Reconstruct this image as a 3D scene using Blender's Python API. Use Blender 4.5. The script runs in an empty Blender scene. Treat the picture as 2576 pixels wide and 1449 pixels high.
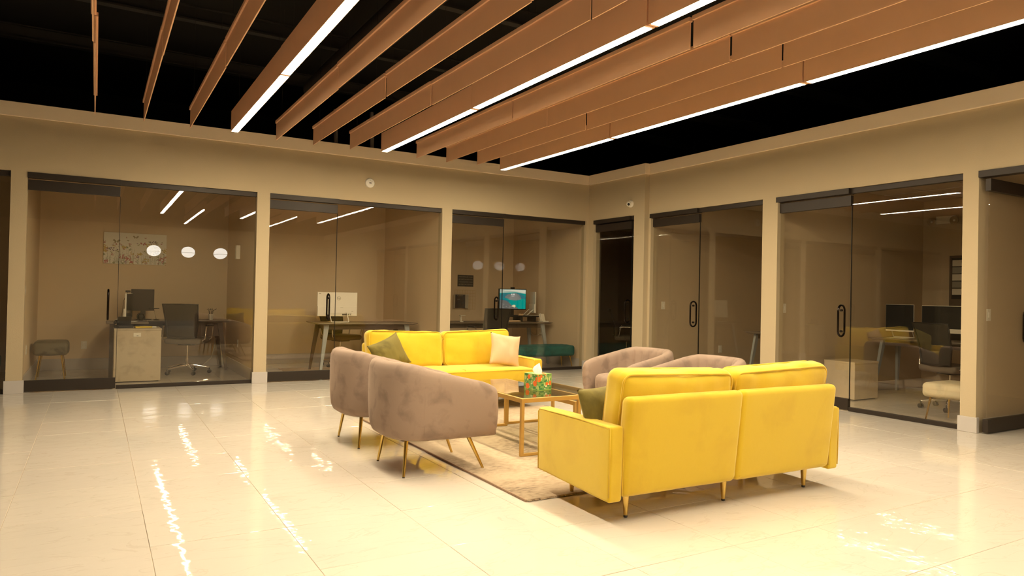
import bpy, bmesh, math, random
from mathutils import Vector, Matrix, noise
random.seed(7)
S = bpy.context.scene
COL = S.collection
PI = math.pi

# ------------------------------------------------------------------ camera, world, exposure
H0 = 1.2
F_PX, YAW, PITCH, ROLL = 1777.56, math.radians(30.494), math.radians(0.618), math.radians(1.195)
_cy, _sy, _cp, _sp = math.cos(YAW), math.sin(YAW), math.cos(PITCH), math.sin(PITCH)
_f = Vector((_sy*_cp, _cy*_cp, _sp)); _r = Vector((_cy, -_sy, 0)); _u = _r.cross(_f)
_c, _s = math.cos(ROLL), math.sin(ROLL)
_R, _U = _c*_r + _s*_u, -_s*_r + _c*_u
cam_d = bpy.data.cameras.new('camera'); cam = bpy.data.objects.new('camera', cam_d); COL.objects.link(cam)
cam_d.sensor_width = 36; cam_d.lens = F_PX/2576*36; cam_d.clip_start = .05; cam_d.clip_end = 100
M = Matrix(((_R.x, _U.x, -_f.x, 0), (_R.y, _U.y, -_f.y, 0), (_R.z, _U.z, -_f.z, H0), (0, 0, 0, 1)))
cam.matrix_world = M
S.camera = cam
w = bpy.data.worlds.new('night'); S.world = w; w.use_nodes = True
w.node_tree.nodes['Background'].inputs[0].default_value = (.02, .018, .016, 1)
w.node_tree.nodes['Background'].inputs[1].default_value = .3
S.view_settings.view_transform = 'Standard'; S.view_settings.look = 'None'
S.view_settings.gamma = 1; S.view_settings.use_curve_mapping = False
S.view_settings.exposure = 3.36
S.cycles.max_bounces = 10; S.cycles.diffuse_bounces = 5; S.cycles.glossy_bounces = 5
S.cycles.transparent_max_bounces = 24; S.cycles.caustics_reflective = False; S.cycles.caustics_refractive = False
S.cycles.sample_clamp_indirect = 6
LIGHT_COLOR = (1.0, .845, .575); LIGHT_POWER = 13.0

# ------------------------------------------------------------------ materials
MT = {}
def nodes(m): return m.node_tree.nodes, m.node_tree.links
def mat(name, color, rough=.5, metal=0., spec=.5, var=0., scale=5., bump=0., bscale=60., sheen=0., coat=0., emit=None, estr=0., dark=None, coords='Object'):
    if name in MT: return MT[name]
    m = bpy.data.materials.new(name); m.use_nodes = True; MT[name] = m
    N, L = nodes(m); b = N['Principled BSDF']
    b.inputs['Base Color'].default_value = (*color, 1); b.inputs['Roughness'].default_value = rough
    b.inputs['Metallic'].default_value = metal; b.inputs['Specular IOR Level'].default_value = spec
    if sheen: b.inputs['Sheen Weight'].default_value = sheen; b.inputs['Sheen Roughness'].default_value = .35; b.inputs['Sheen Tint'].default_value = (*[min(1, c*1.6+.1) for c in color], 1)
    if coat: b.inputs['Coat Weight'].default_value = coat
    tc = N.new('ShaderNodeTexCoord')
    if var or dark:
        n = N.new('ShaderNodeTexNoise'); n.inputs['Scale'].default_value = scale; n.inputs['Detail'].default_value = 5
        n.inputs['Distortion'].default_value = .4
        L.new(tc.outputs[coords], n.inputs['Vector'])
        cr = N.new('ShaderNodeValToRGB'); d = dark or tuple(c*(1-var) for c in color)
        cr.color_ramp.elements[0].color = (*d, 1); cr.color_ramp.elements[1].color = (*color, 1)
        cr.color_ramp.elements[0].position = .33; cr.color_ramp.elements[1].position = .5
        L.new(n.outputs['Fac'], cr.inputs['Fac']); L.new(cr.outputs['Color'], b.inputs['Base Color'])
    if bump:
        n2 = N.new('ShaderNodeTexNoise'); n2.inputs['Scale'].default_value = bscale; n2.inputs['Detail'].default_value = 3
        L.new(tc.outputs[coords], n2.inputs['Vector'])
        bp = N.new('ShaderNodeBump'); bp.inputs['Strength'].default_value = bump; bp.inputs['Distance'].default_value = .003
        L.new(n2.outputs['Fac'], bp.inputs['Height']); L.new(bp.outputs['Normal'], b.inputs['Normal'])
    if emit:
        b.inputs['Emission Color'].default_value = (*emit, 1); b.inputs['Emission Strength'].default_value = estr
    return m

WALL = mat('wall_paint', (.50, .405, .265), .75, bump=.35, bscale=180, spec=.25)
WALLO = mat('office_wall_paint', (.70, .56, .39), .8, bump=.25, bscale=180, spec=.2)
WALLR = mat('dimmed_office_paint', (.52, .415, .285), .8, bump=.25, bscale=180, spec=.2)  # office wall paint darkened; the right offices' dimmer light is put into the colour
WALLD = mat('unlit_room_shade', (.10, .085, .065), .8)  # gloom of the unlit corner office painted into its walls and ceiling
TRIM = mat('trim_paint', (.88, .73, .54), .55)
BASE = mat('baseboard_paint', (.50, .46, .43), .5)
BLACK = mat('black_ceiling_paint', (.012, .011, .010), .9, spec=.1)
BLACKG = mat('charcoal_steel', (.022, .020, .018), .7, spec=.3)
FRAME = mat('dark_bronze_metal', (.034, .025, .019), .42, metal=.25, spec=.35, bump=.08, bscale=300)
HANDLE = mat('polished_black_metal', (.03, .022, .018), .12, metal=.9)
BAFFLE = mat('tan_wood_laminate', (.80, .49, .30), .55, spec=.3, var=.04, scale=3)
GOLD = mat('polished_gold_metal', (.66, .46, .13), .16, metal=1.)
BRASS = mat('brushed_gold_paint', (.56, .35, .10), .42, metal=.55)
TIP = mat('dark_foot_cap', (.05, .04, .03), .5)
YEL = mat('yellow_velvet', (.63, .43, .013), .75, spec=.2, sheen=.55, dark=(.56, .36, .008), scale=3.2, bump=.25, bscale=25)
YELP = mat('yellow_piping', (.60, .38, .010), .7, spec=.2, sheen=.5)
for _m in (YEL, YELP):
    _m.node_tree.nodes['Principled BSDF'].inputs['Sheen Tint'].default_value = (1, .92, .60, 1); _m.node_tree.nodes['Principled BSDF'].inputs['Sheen Roughness'].default_value = .55
TAUPE = mat('taupe_velvet', (.30, .215, .165), .78, spec=.2, sheen=.35, dark=(.225, .16, .125), scale=8.5, bump=.2, bscale=30)
OLIVE = mat('olive_velvet', (.165, .13, .03), .7, spec=.2, sheen=.7, dark=(.10, .08, .018), scale=7, bump=.3, bscale=20)
SAND = mat('sand_velvet', (.60, .42, .25), .75, spec=.2, sheen=.3, dark=(.55, .37, .21), scale=5, bump=.3, bscale=20)
TEAL = mat('teal_velvet', (.02, .12, .11), .7, sheen=.3, dark=(.012, .07, .065), scale=8)
MOSS = mat('grey_green_velvet', (.15, .125, .08), .7, sheen=.4, dark=(.08, .065, .04), scale=9)
CREAM = mat('cream_velvet', (.62, .54, .38), .75, sheen=.3, dark=(.48, .42, .30), scale=8)
WHITE = mat('white_plastic', (.82, .78, .70), .35)
WHITE2 = mat('offwhite_plastic', (.72, .68, .58), .4)
GREYP = mat('grey_print', (.30, .26, .2), .5)
DARKP = mat('black_plastic', (.014, .012, .010), .4, spec=.25)
SCREEN = mat('dark_screen_glass', (.010, .014, .018), .15, spec=.4)
DESK = mat('walnut_grey_laminate', (.19, .145, .10), .35, var=.2, scale=7)
LEGB = mat('dark_walnut', (.09, .055, .03), .5)
LEGG = mat('blue_grey_metal', (.34, .37, .38), .45)
OAK = mat('limed_oak', (.46, .38, .27), .55, var=.18, scale=9)
OAKL = mat('pale_laminate', (.60, .50, .36), .55, var=.1, scale=6)
CHROME = mat('chrome', (.85, .82, .78), .08, metal=1.)
MESH = mat('dark_mesh_fabric', (.055, .048, .038), .8)
SEATG = mat('grey_fabric', (.13, .105, .08), .85)
CEILO = mat('ceiling_board', (.45, .39, .30), .9)
OAK_N = OAK.node_tree.nodes

def glass(name, tint, bump, rough=0.0, refl=1.0):
    m = bpy.data.materials.new(name); m.use_nodes = True; N, L = nodes(m)
    N.remove(N['Principled BSDF']); out = N['Material Output']
    tr = N.new('ShaderNodeBsdfTransparent'); tr.inputs[0].default_value = (*tint, 1)
    gl = N.new('ShaderNodeBsdfGlossy'); gl.inputs['Roughness'].default_value = rough
    gl.inputs['Color'].default_value = (refl, refl, refl, 1)
    ge = N.new('ShaderNodeNewGeometry'); dt = N.new('ShaderNodeVectorMath'); dt.operation = 'DOT_PRODUCT'
    L.new(ge.outputs['Normal'], dt.inputs[0]); L.new(ge.outputs['Incoming'], dt.inputs[1])
    ab = N.new('ShaderNodeMath'); ab.operation = 'ABSOLUTE'; L.new(dt.outputs['Value'], ab.inputs[0])
    om = N.new('ShaderNodeMath'); om.operation = 'SUBTRACT'; om.inputs[0].default_value = 1; om.use_clamp = True; L.new(ab.outputs[0], om.inputs[1])
    pw = N.new('ShaderNodeMath'); pw.operation = 'POWER'; pw.inputs[1].default_value = 5; L.new(om.outputs[0], pw.inputs[0])
    fr = N.new('ShaderNodeMath'); fr.operation = 'MULTIPLY_ADD'; fr.inputs[1].default_value = .957; fr.inputs[2].default_value = .043; L.new(pw.outputs[0], fr.inputs[0])
    mx = N.new('ShaderNodeMixShader')
    L.new(fr.outputs[0], mx.inputs[0]); L.new(tr.outputs[0], mx.inputs[1]); L.new(gl.outputs[0], mx.inputs[2])
    if bump:
        tc = N.new('ShaderNodeTexCoord'); n = N.new('ShaderNodeTexNoise'); n.inputs['Scale'].default_value = 1.6; n.inputs['Detail'].default_value = 1
        L.new(tc.outputs['Object'], n.inputs['Vector'])
        bp = N.new('ShaderNodeBump'); bp.inputs['Strength'].default_value = 1; bp.inputs['Distance'].default_value = bump
        L.new(n.outputs['Fac'], bp.inputs['Height']); L.new(bp.outputs['Normal'], gl.inputs['Normal'])
    L.new(mx.outputs[0], out.inputs[0])
    return m
GLASS = glass('wall_glass', (.95, .94, .91), .0004)
TGLASS = glass('table_glass', (.72, .72, .66), 0)

def emitter(name, color, strength):
    m = bpy.data.materials.new(name); m.use_nodes = True; N, L = nodes(m)
    N.remove(N['Principled BSDF']); e = N.new('ShaderNodeEmission')
    e.inputs[0].default_value = (*color, 1); e.inputs[1].default_value = strength
    L.new(e.outputs[0], N['Material Output'].inputs[0]); return m
LED = emitter('led_diffuser', LIGHT_COLOR, LIGHT_POWER)
GLOBE = emitter('lit_opal_glass', (1.0, .94, .84), .95)

def tile_material():
    m = bpy.data.materials.new('polished_porcelain'); m.use_nodes = True; N, L = nodes(m); b = N['Principled BSDF']
    tc = N.new('ShaderNodeTexCoord'); oi = N.new('ShaderNodeObjectInfo'); geo = N.new('ShaderNodeNewGeometry')
    n = N.new('ShaderNodeTexNoise'); n.inputs['Scale'].default_value = 1.7; n.inputs['Detail'].default_value = 6; n.inputs['Distortion'].default_value = 1.6
    mp = N.new('ShaderNodeMapping'); mp.inputs['Rotation'].default_value = (0, 0, .5); mp.inputs['Scale'].default_value = (1, 2.6, 1)
    L.new(geo.outputs['Position'], mp.inputs['Vector']); L.new(mp.outputs[0], n.inputs['Vector'])
    cr = N.new('ShaderNodeValToRGB'); e = cr.color_ramp.elements
    base = (.675, .605, .53); vein = (.62, .545, .465)
    e[0].position = .485; e[0].color = (*base, 1); e[1].position = .515; e[1].color = (*base, 1)
    k = e.new(.50); k.color = (*vein, 1)
    L.new(n.outputs['Fac'], cr.inputs['Fac'])
    hs = N.new('ShaderNodeHueSaturation'); L.new(cr.outputs['Color'], hs.inputs['Color'])
    mr = N.new('ShaderNodeMapRange'); mr.inputs['To Min'].default_value = .97; mr.inputs['To Max'].default_value = 1.02
    L.new(oi.outputs['Random'], mr.inputs['Value']); L.new(mr.outputs[0], hs.inputs['Value'])
    L.new(hs.outputs['Color'], b.inputs['Base Color'])
    b.inputs['Roughness'].default_value = .02; b.inputs['Specular IOR Level'].default_value = .45
    n2 = N.new('ShaderNodeTexNoise'); n2.inputs['Scale'].default_value = 8.0; n2.inputs['Detail'].default_value = 2.0
    L.new(geo.outputs['Position'], n2.inputs['Vector'])
    bp = N.new('ShaderNodeBump'); bp.inputs['Strength'].default_value = 1; bp.inputs['Distance'].default_value = .0012
    L.new(n2.outputs['Fac'], bp.inputs['Height']); L.new(bp.outputs['Normal'], b.inputs['Normal'])
    return m
TILE = tile_material()
GROUT = mat('tile_grout', (.55, .45, .34), .8)

def rug_material():
    m = bpy.data.materials.new('distressed_rug_pile'); m.use_nodes = True; N, L = nodes(m); b = N['Principled BSDF']
    tc = N.new('ShaderNodeTexCoord')
    n = N.new('ShaderNodeTexNoise'); n.inputs['Scale'].default_value = 1.5; n.inputs['Detail'].default_value = 3; n.inputs['Distortion'].default_value = .6
    n2 = N.new('ShaderNodeTexNoise'); n2.inputs['Scale'].default_value = 22; n2.inputs['Detail'].default_value = 8
    mp = N.new('ShaderNodeMapping'); mp.inputs['Scale'].default_value = (1, 2.2, 1)
    L.new(tc.outputs['Object'], n.inputs['Vector']); L.new(tc.outputs['Object'], mp.inputs['Vector']); L.new(mp.outputs[0], n2.inputs['Vector'])
    mu = N.new('ShaderNodeMath'); mu.operation = 'MULTIPLY_ADD'; mu.inputs[1].default_value = .55; 
    L.new(n2.outputs['Fac'], mu.inputs[0]); L.new(n.outputs['Fac'], mu.inputs[2])
    cr = N.new('ShaderNodeValToRGB'); e = cr.color_ramp.elements
    e[0].position = .60; e[0].color = (.24, .18, .125, 1); e[1].position = .86; e[1].color = (.49, .38, .265, 1)
    k = e.new(.72); k.color = (.41, .31, .215, 1)
    L.new(mu.outputs[0], cr.inputs['Fac']); L.new(cr.outputs['Color'], b.inputs['Base Color'])
    b.inputs['Roughness'].default_value = .95; b.inputs['Specular IOR Level'].default_value = .1
    n3 = N.new('ShaderNodeTexNoise'); n3.inputs['Scale'].default_value = 220
    L.new(tc.outputs['Object'], n3.inputs['Vector'])
    bp = N.new('ShaderNodeBump'); bp.inputs['Strength'].default_value = .7; bp.inputs['Distance'].default_value = .004
    L.new(n3.outputs['Fac'], bp.inputs['Height']); L.new(bp.outputs['Normal'], b.inputs['Normal'])
    return m
RUG = rug_material()

# ------------------------------------------------------------------ mesh helpers
def box(bm, x0, x1, y0, y1, z0, z1, bev=0., mi=0):
    vs = [bm.verts.new((x, y, z)) for z in (z0, z1) for y in (y0, y1) for x in (x0, x1)]
    fs = [bm.faces.new([vs[i] for i in q]) for q in ((0, 2, 3, 1), (4, 5, 7, 6), (0, 1, 5, 4), (2, 6, 7, 3), (0, 4, 6, 2), (1, 3, 7, 5))]
    for f in fs: f.material_index = mi
    if bev:
        es = list({e for f in fs for e in f.edges})
        bmesh.ops.bevel(bm, geom=es, offset=bev, segments=2, affect='EDGES', profile=.5)
    return bm
def tube(bm, pts, r, seg=8, closed=False, cap=True):
    pts = [Vector(p) for p in pts]; n = len(pts); rings = []
    rr = r if isinstance(r, (list, tuple)) else [r]*n
    prev = None
    for i, p in enumerate(pts):
        a = pts[(i-1) % n] if (closed or i > 0) else p
        b = pts[(i+1) % n] if (closed or i < n-1) else p
        t = (b-a).normalized()
        if prev is None:
            up = Vector((0, 0, 1)) if abs(t.z) < .9 else Vector((0, 1, 0))
            u = t.cross(up).normalized()
        else:
            u = (prev - t*prev.dot(t)).normalized()
        prev = u; v = t.cross(u)
        rings.append([bm.verts.new(p + (u*math.cos(2*PI*k/seg) + v*math.sin(2*PI*k/seg))*rr[i]) for k in range(seg)])
    m = n if closed else n-1
    for i in range(m):
        A, B = rings[i], rings[(i+1) % n]
        for k in range(seg): bm.faces.new((A[k], A[(k+1) % seg], B[(k+1) % seg], B[k]))
    if cap and not closed:
        bm.faces.new(rings[0][::-1]); bm.faces.new(rings[-1])
    return bm
def lathe(bm, prof, c=(0, 0, 0), seg=24, axis='z'):
    rings = []
    for r, z in prof:
        ring = []
        for k in range(seg):
            a = 2*PI*k/seg; p = (r*math.cos(a), r*math.sin(a), z)
            if axis == 'y': p = (p[0], -p[2], p[1])
            if axis == 'x': p = (-p[2], p[0], p[1])
            ring.append(bm.verts.new(Vector(p)+Vector(c)))
        rings.append(ring)
    for A, B in zip(rings, rings[1:]):
        for k in range(seg): bm.faces.new((A[k], A[(k+1) % seg], B[(k+1) % seg], B[k]))
    for R_ in (rings[0], rings[-1]):
        try: bm.faces.new(R_)
        except Exception: pass
    return bm
def soft(bm, cx, cy, cz, w, d, h, r=.03, bulge=(0, 0, 0), n=12, wr=0., ws=6., seed=0, mtx=None):
    """rounded box with bulging faces; half sizes from w,d,h"""
    hx, hy, hz = w/2, d/2, h/2; new = []
    r = min(r, hx*.98, hy*.98, hz*.98)
    def ev(v, k):  # spread samples, denser at the rounding
        return v
    def P(a, b, c):
        p = Vector((a*hx, b*hy, c*hz))
        q = Vector((max(-hx+r, min(hx-r, p.x)), max(-hy+r, min(hy-r, p.y)), max(-hz+r, min(hz-r, p.z))))
        dd = p-q
        if dd.length > 1e-9: p = q+dd.normalized()*r
        u, v, t = p.x/hx, p.y/hy, p.z/hz
        p.x += bulge[0]*u*(1-v*v)*(1-t*t); p.y += bulge[1]*v*(1-u*u)*(1-t*t); p.z += bulge[2]*t*(1-u*u)*(1-v*v)
        if wr:
            s = Vector((p.x*ws+seed*7.1, p.y*ws, p.z*ws+seed*3.3))
            nv = noise.noise_vector(s)
            p += nv*wr
        p += Vector((cx, cy, cz))
        return (mtx @ p) if mtx else p
    L = []
    k0 = r/max(hx, 1e-6)
    for i in range(n+1):
        t = -1+2*i/n; L.append(t)
    def axis_list(hh):
        e = r/hh; k = 3
        if e > .9: return [-1+2*i/n for i in range(n+1)]
        a = [-1+e*(1-math.cos(PI/2*i/k)) if False else -1+e*i/k for i in range(k)]
        mid = [-1+e+(2-2*e)*i/n for i in range(n+1)]
        return a+mid+[-x for x in reversed(a)]
    X, Y, Z = axis_list(hx), axis_list(hy), axis_list(hz)
    def face(A, B, fn):
        g = [[bm.verts.new(fn(a, b)) for b in B] for a in A]
        for row in g: new.extend(row)
        for i in range(len(A)-1):
            for j in range(len(B)-1): bm.faces.new((g[i][j], g[i+1][j], g[i+1][j+1], g[i][j+1]))
    face(X, Y, lambda a, b: P(a, b, 1)); face(Y, X, lambda a, b: P(b, a, -1))
    face(Y, Z, lambda a, b: P(1, a, b)); face(Z, Y, lambda a, b: P(-1, b, a))
    face(Z, X, lambda a, b: P(b, 1, a)); face(X, Z, lambda a, b: P(a, -1, b))
    bmesh.ops.remove_doubles(bm, verts=new, dist=1e-5)
    return bm
def obj(name, bm, m, parent=None, smooth=False, auto=None, loc=None):
    me = bpy.data.meshes.new(name); 
    bmesh.ops.recalc_face_normals(bm, faces=bm.faces[:])
    bm.to_mesh(me); bm.free()
    for x in (m if isinstance(m, (list, tuple)) else [m]): me.materials.append(x)
    if smooth:
        for p in me.polygons: p.use_smooth = True
        if auto is not None:
            try: me.set_sharp_from_angle(angle=math.radians(auto))
            except Exception: pass
    o = bpy.data.objects.new(name, me); COL.objects.link(o)
    if parent: o.parent = parent
    if loc: o.location = loc
    return o
def B(): return bmesh.new()
def empty(name, loc=(0, 0, 0), rz=0.):
    o = bpy.data.objects.new(name, None); COL.objects.link(o); o.location = loc; o.rotation_euler = (0, 0, rz); o.empty_display_size = .1
    return o
def tag(o, label=None, cat=None, group=None, kind=None):
    if label: o['label'] = label
    if cat: o['category'] = cat
    if group: o['group'] = group
    if kind: o['kind'] = kind
    return o
def thing(name, label, cat, loc=(0, 0, 0), rz=0., group=None): return tag(empty(name, loc, rz), label, cat, group)
def struct(name, bm, m, parent=None, **k):
    o = obj(name, bm, m, parent, **k)
    if not parent: o['kind'] = 'structure'
    return o
def kids(o): return [c for c in bpy.data.objects if c.parent == o]
def copy_tree(root, loc, rz=None, label=None, group=None, scale=None):
    r = root.copy(); COL.objects.link(r); r.location = loc
    if rz is not None: r.rotation_euler = (0, 0, rz)
    if scale: r.scale = scale
    if label: r['label'] = label
    if group: r['group'] = group
    for ch in kids(root):
        c = ch.copy(); COL.objects.link(c); c.parent = r
        for g in kids(ch):
            d = g.copy(); COL.objects.link(d); d.parent = c
    return r
def text_part(txt, size, m, parent, loc, rot, width=None, depth=.0006, align='CENTER', name='lettering'):
    cu = bpy.data.curves.new('t', 'FONT'); cu.body = txt; cu.size = size; cu.align_x = align; cu.align_y = 'CENTER'; cu.extrude = depth; cu.resolution_u = 2
    t = bpy.data.objects.new('t', cu); COL.objects.link(t)
    dg = bpy.context.evaluated_depsgraph_get(); me = bpy.data.meshes.new_from_object(t.evaluated_get(dg))
    bpy.data.objects.remove(t); bpy.data.curves.remove(cu)
    if width:
        xs = [v.co.x for v in me.vertices]; k = width/(max(xs)-min(xs)); 
        c = (max(xs)+min(xs))/2
        for v in me.vertices: v.co.x = (v.co.x-c)*k
    me.materials.clear(); me.materials.append(m)
    o = bpy.data.objects.new(name, me); COL.objects.link(o); o.parent = parent; o.location = loc; o.rotation_euler = rot
    return o
def in_view(x, y, z, m=0.):
    d = Vector((x, y, z-H0)); zc = d.dot(_f)
    if zc < .3: return False
    return abs(F_PX*d.dot(_R)/zc) < 1288+m and abs(F_PX*d.dot(_U)/zc) < 724.5+m

# ------------------------------------------------------------------ room dimensions
YA, XB, XC, YJ = 9.52, 7.153, 7.066, 8.125
ZT, ZF, ZO = 3.223, 3.067, 2.468
WT = .13
XL, YF = -6.0, -6.5
OPA = [(-3.3, -.834), (-.682, 1.769), (1.928, 4.386), (4.549, 7.018)]
OPB = [(6.017, 8.078), (3.651, 5.791), (1.5, 3.509), (-.9, 1.34)]
OPC = (8.365, 9.376)
YBK = 12.0; XBK = 10.4

# wall_back with its columns and header
bm = B()
box(bm, XL, XC+.02, YA, YA+WT, ZO, ZT-.002)
e = XL
for a, b in OPA:
    box(bm, e, a, YA, YA+WT, 0, ZO); e = b
box(bm, e, XC+.02, YA, YA+WT, 0, ZO)
struct('wall_back', bm, WALL)
# wall_corner (segment with the narrow door) and wall_right
bm = B()
box(bm, XC, XC+WT, YJ, YA, ZO, ZT-.002); box(bm, XC, XC+WT, YJ, OPC[0], 0, ZO); box(bm, XC, XC+WT, OPC[1], YA, 0, ZO)
struct('wall_corner', bm, WALL)
bm = B()
box(bm, XB, XB+WT, YF, YJ, ZO, ZT-.002)
e = YJ
for a, b in OPB:
    box(bm, XB, XB+WT, b, e, 0, ZO); e = a
box(bm, XB, XB+WT, YF, e, 0, ZO)
struct('wall_right', bm, WALL)
struct('wall_left', box(B(), XL-.12, XL, YF, YBK+.1, 0, ZT-.002), WALL)
struct('wall_front', box(B(), XL, XB+WT, YF-.12, YF, 0, ZT-.002), WALL)
# fascia band
struct('trim_1', box(B(), XL, XC-.03, YA-.03, YA+WT, ZF, ZT, .003), TRIM)
struct('trim_2', box(B(), XC-.03, XC+WT, YJ-.03, YA-.03, ZF, ZT+.001, .003), TRIM)
struct('trim_3', box(B(), XB-.03, XB+WT, YF, YJ-.03, ZF, ZT, .003), TRIM)
# black plenum
bm = B(); box(bm, XL-1.5, XBK+1, YF-1, YBK+1.5, 4.35, 4.45)
struct('ceiling', bm, BLACK)
bm = B()
box(bm, XL-1.5, XBK+1, YBK+1.3, YBK+1.5, 2.95, 4.35); box(bm, XBK+.8, XBK+1, YF-1, YBK+1.3, 2.95, 4.35)
box(bm, XL-1.5, XL-1.3, YF-1, YBK+1.3, 2.95, 4.35); box(bm, XL-1.3, XBK+.8, YF-1, YF-.8, 2.95, 4.35)
struct('wall_plenum', bm, BLACK)
# office ceilings
bm = B(); box(bm, XL-1.3, XBK+.8, YA+WT, YBK+1.3, 2.86, 2.95)
struct('ceiling_back_offices', bm, CEILO)
bm = B(); box(bm, XB+WT, XBK+.8, YF-.8, YA+WT, 2.70, 2.95)
co = struct('ceiling_right_offices', bm, CEILO)
# drop-ceiling grid lines seen in the near office
bm = B()
for y in (5.28, 4.67, 4.06): box(bm, XB+WT+.01, XBK, y-.004, y+.004, 2.693, 2.70)
for x in (8.2, 8.81, 9.42, 10.03): box(bm, x-.004, x+.004, 3.6, 5.84, 2.693, 2.70)
obj('ceiling_grid', bm, BASE, co)
# office walls
bm = B()
for x0, x1 in ((-.82, -.70), (1.80, 1.90), (4.42, 4.52)): box(bm, x0, x1, YA+WT, YBK, 0, 2.86)
box(bm, XL, 7.09, YBK, YBK+.1, 0, 2.86); box(bm, 7.085, 7.19, YA, YBK+.1, 0, 2.86)
struct('wall_office_back', bm, WALLO)
bm = B()
box(bm, XBK, XBK+.1, YF, 8.2, 0, 2.7); box(bm, XB+WT, XBK, 8.1, 8.2, 0, 2.7); box(bm, XB+WT, XBK, 5.85, 5.93, 0, 2.7)
box(bm, XB+WT, XBK, 3.53, 3.61, 0, 2.7); box(bm, XB+WT, XBK, 1.36, 1.46, 0, 2.7); box(bm, XB+WT, XBK, -1.1, -1, 0, 2.7)
struct('wall_office_right', bm, WALLR)
bm = B()
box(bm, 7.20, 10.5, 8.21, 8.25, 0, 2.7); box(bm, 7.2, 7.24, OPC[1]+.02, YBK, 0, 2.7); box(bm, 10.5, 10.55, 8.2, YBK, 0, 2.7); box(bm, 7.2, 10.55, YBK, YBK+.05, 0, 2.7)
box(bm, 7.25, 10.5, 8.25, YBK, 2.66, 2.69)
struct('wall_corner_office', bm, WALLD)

# baseboards
def bb(name, x0, x1, y0, y1, h=.145): 
    return struct(name, box(B(), x0, x1, y0, y1, 0, h, .003), BASE)
q = .016
for a, b in ((XL, -3.3), (-.834, -.682), (1.769, 1.928), (4.386, 4.549)): bb('baseboard_back', a-q if a > XL else a, b+q, YA-q, YA+.03)
bb('baseboard_back', 7.018-q, XC-.001, YA-q, YA+.03)
bb('baseboard_corner', XC-q, XC+.02, OPC[1]-q, YA-q); bb('baseboard_corner', XC-q, XC+.02, YJ-q, OPC[0]+q)
for a, b in ((5.791, 6.017), (3.509, 3.651), (1.34, 1.5)): bb('baseboard_right', XB-q, XB+.03, a-q, b+q)
bb('baseboard_right', XB-q, XB+.03, YF, -.9+q)
bb('baseboard_left', XL, XL+q, YF, YA-q); bb('baseboard_front', XL+q, XB-q, YF, YF+q)
for a, b in ((-.70, 1.80), (1.90, 4.42), (4.52, 7.085)): bb('baseboard_office_back', a, b, YBK-.015, YBK, .16)
for x in (-.70, 1.785, 1.90, 4.405, 4.52, 7.07): bb('baseboard_office_side', x, x+.015, YA+WT, YBK-.015, .16)
for y in (8.085, 5.835, 3.515): bb('baseboard_office_right', XB+WT, XBK, y, y+.015, .12)
for a, b in ((3.61, 5.835), (5.93, 8.085)): bb('baseboard_office_right', XBK-.015, XBK, a, b, .12)

# ------------------------------------------------------------------ floor and tiles
fl = struct('floor', box(B(), XL-.2, XBK+.3, YF-.2, YBK+.2, -.12, -.0025), GROUT)
TX, TY, X0T, Y0T = .619, .6225, .243, 3.05
cells = []
for i in range(-11, 18):
    for j in range(-16, 16):
        x0, y0 = X0T+i*TX, Y0T+j*TY
        if x0+TX < XL or y0+TY < YF or x0 > XBK or y0 > YBK: continue
        cells.append((x0, y0))
def tile_mesh():
    bm = B(); g = .0013
    box(bm, g, TX-g, g, TY-g, -.012, 0)
    top = [e for e in bm.edges if all(v.co.z > -.001 for v in e.verts)]
    bmesh.ops.bevel(bm, geom=top, offset=.0012, segments=1, affect='EDGES')
    me = bpy.data.meshes.new('tile'); bmesh.ops.recalc_face_normals(bm, faces=bm.faces[:]); bm.to_mesh(me); bm.free(); me.materials.append(TILE); return me
tme = tile_mesh(); rest = []
vis = []
for x0, y0 in cells:
    pts = [(x0+a*TX, y0+b*TY) for a in (0, .5, 1) for b in (0, .5, 1)]
    if any(in_view(px, py, 0, 10) for px, py in pts) and y0 < YA and x0 < XB+.05: vis.append((math.hypot(x0, y0), x0, y0))
    else: rest.append((x0, y0))
vis.sort()
rest += [(x, y) for _, x, y in vis[299:]]
for _, x, y in vis[:299]:
    o = bpy.data.objects.new('tile', tme); COL.objects.link(o); o.parent = fl
    o.location = (x, y, random.uniform(-.0003, .0003))
    o.rotation_euler = (random.uniform(-.0016, .0016), random.uniform(-.0016, .0016), 0)
bm = B()
for x, y in rest: box(bm, x+.0013, x+TX-.0013, y+.0013, y+TY-.0013, -.012, 0)
o = obj('tile_field', bm, TILE, fl); o['kind'] = 'stuff'

# ------------------------------------------------------------------ glass fronts
DOORN = [0]; WINN = [0]
def Tm(axis, at):   # local frame: u along the wall, v depth (0 = room face, + into office), z up
    if axis == 'A': return lambda u, v, z: (u, at+v, z)
    return lambda u, v, z: (at+v, u, z)
def lbox(bm, T, u0, u1, v0, v1, z0, z1, bev=0.):
    a = T(u0, v0, z0); b = T(u1, v1, z1)
    return box(bm, min(a[0], b[0]), max(a[0], b[0]), min(a[1], b[1]), max(a[1], b[1]), z0, z1, bev)
def ring_handle(T, u, v, zc, h=.35, w=.115, r=.0115):
    """closed pull handle standing off both sides of the glass"""
    bm = B(); pts = []
    off = w/2
    for k in range(9): a = PI*k/8; pts.append((math.cos(a)*off, h/2-off+math.sin(a)*off))
    for k in range(9): a = PI+PI*k/8; pts.append((math.cos(a)*off, -(h/2-off)+math.sin(a)*off))
    # loop in the depth direction plus a little along the wall so it reads as a ring
    P3 = [T(u, v+p, zc+z) for p, z in pts]
    tube(bm, P3, r, 10, closed=True)
    for dz in (-(h/2-off), h/2-off): 
        tube(bm, [T(u, v-.012, zc+dz), T(u, v+.012, zc+dz)], .013, 12)
    return bm
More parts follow.
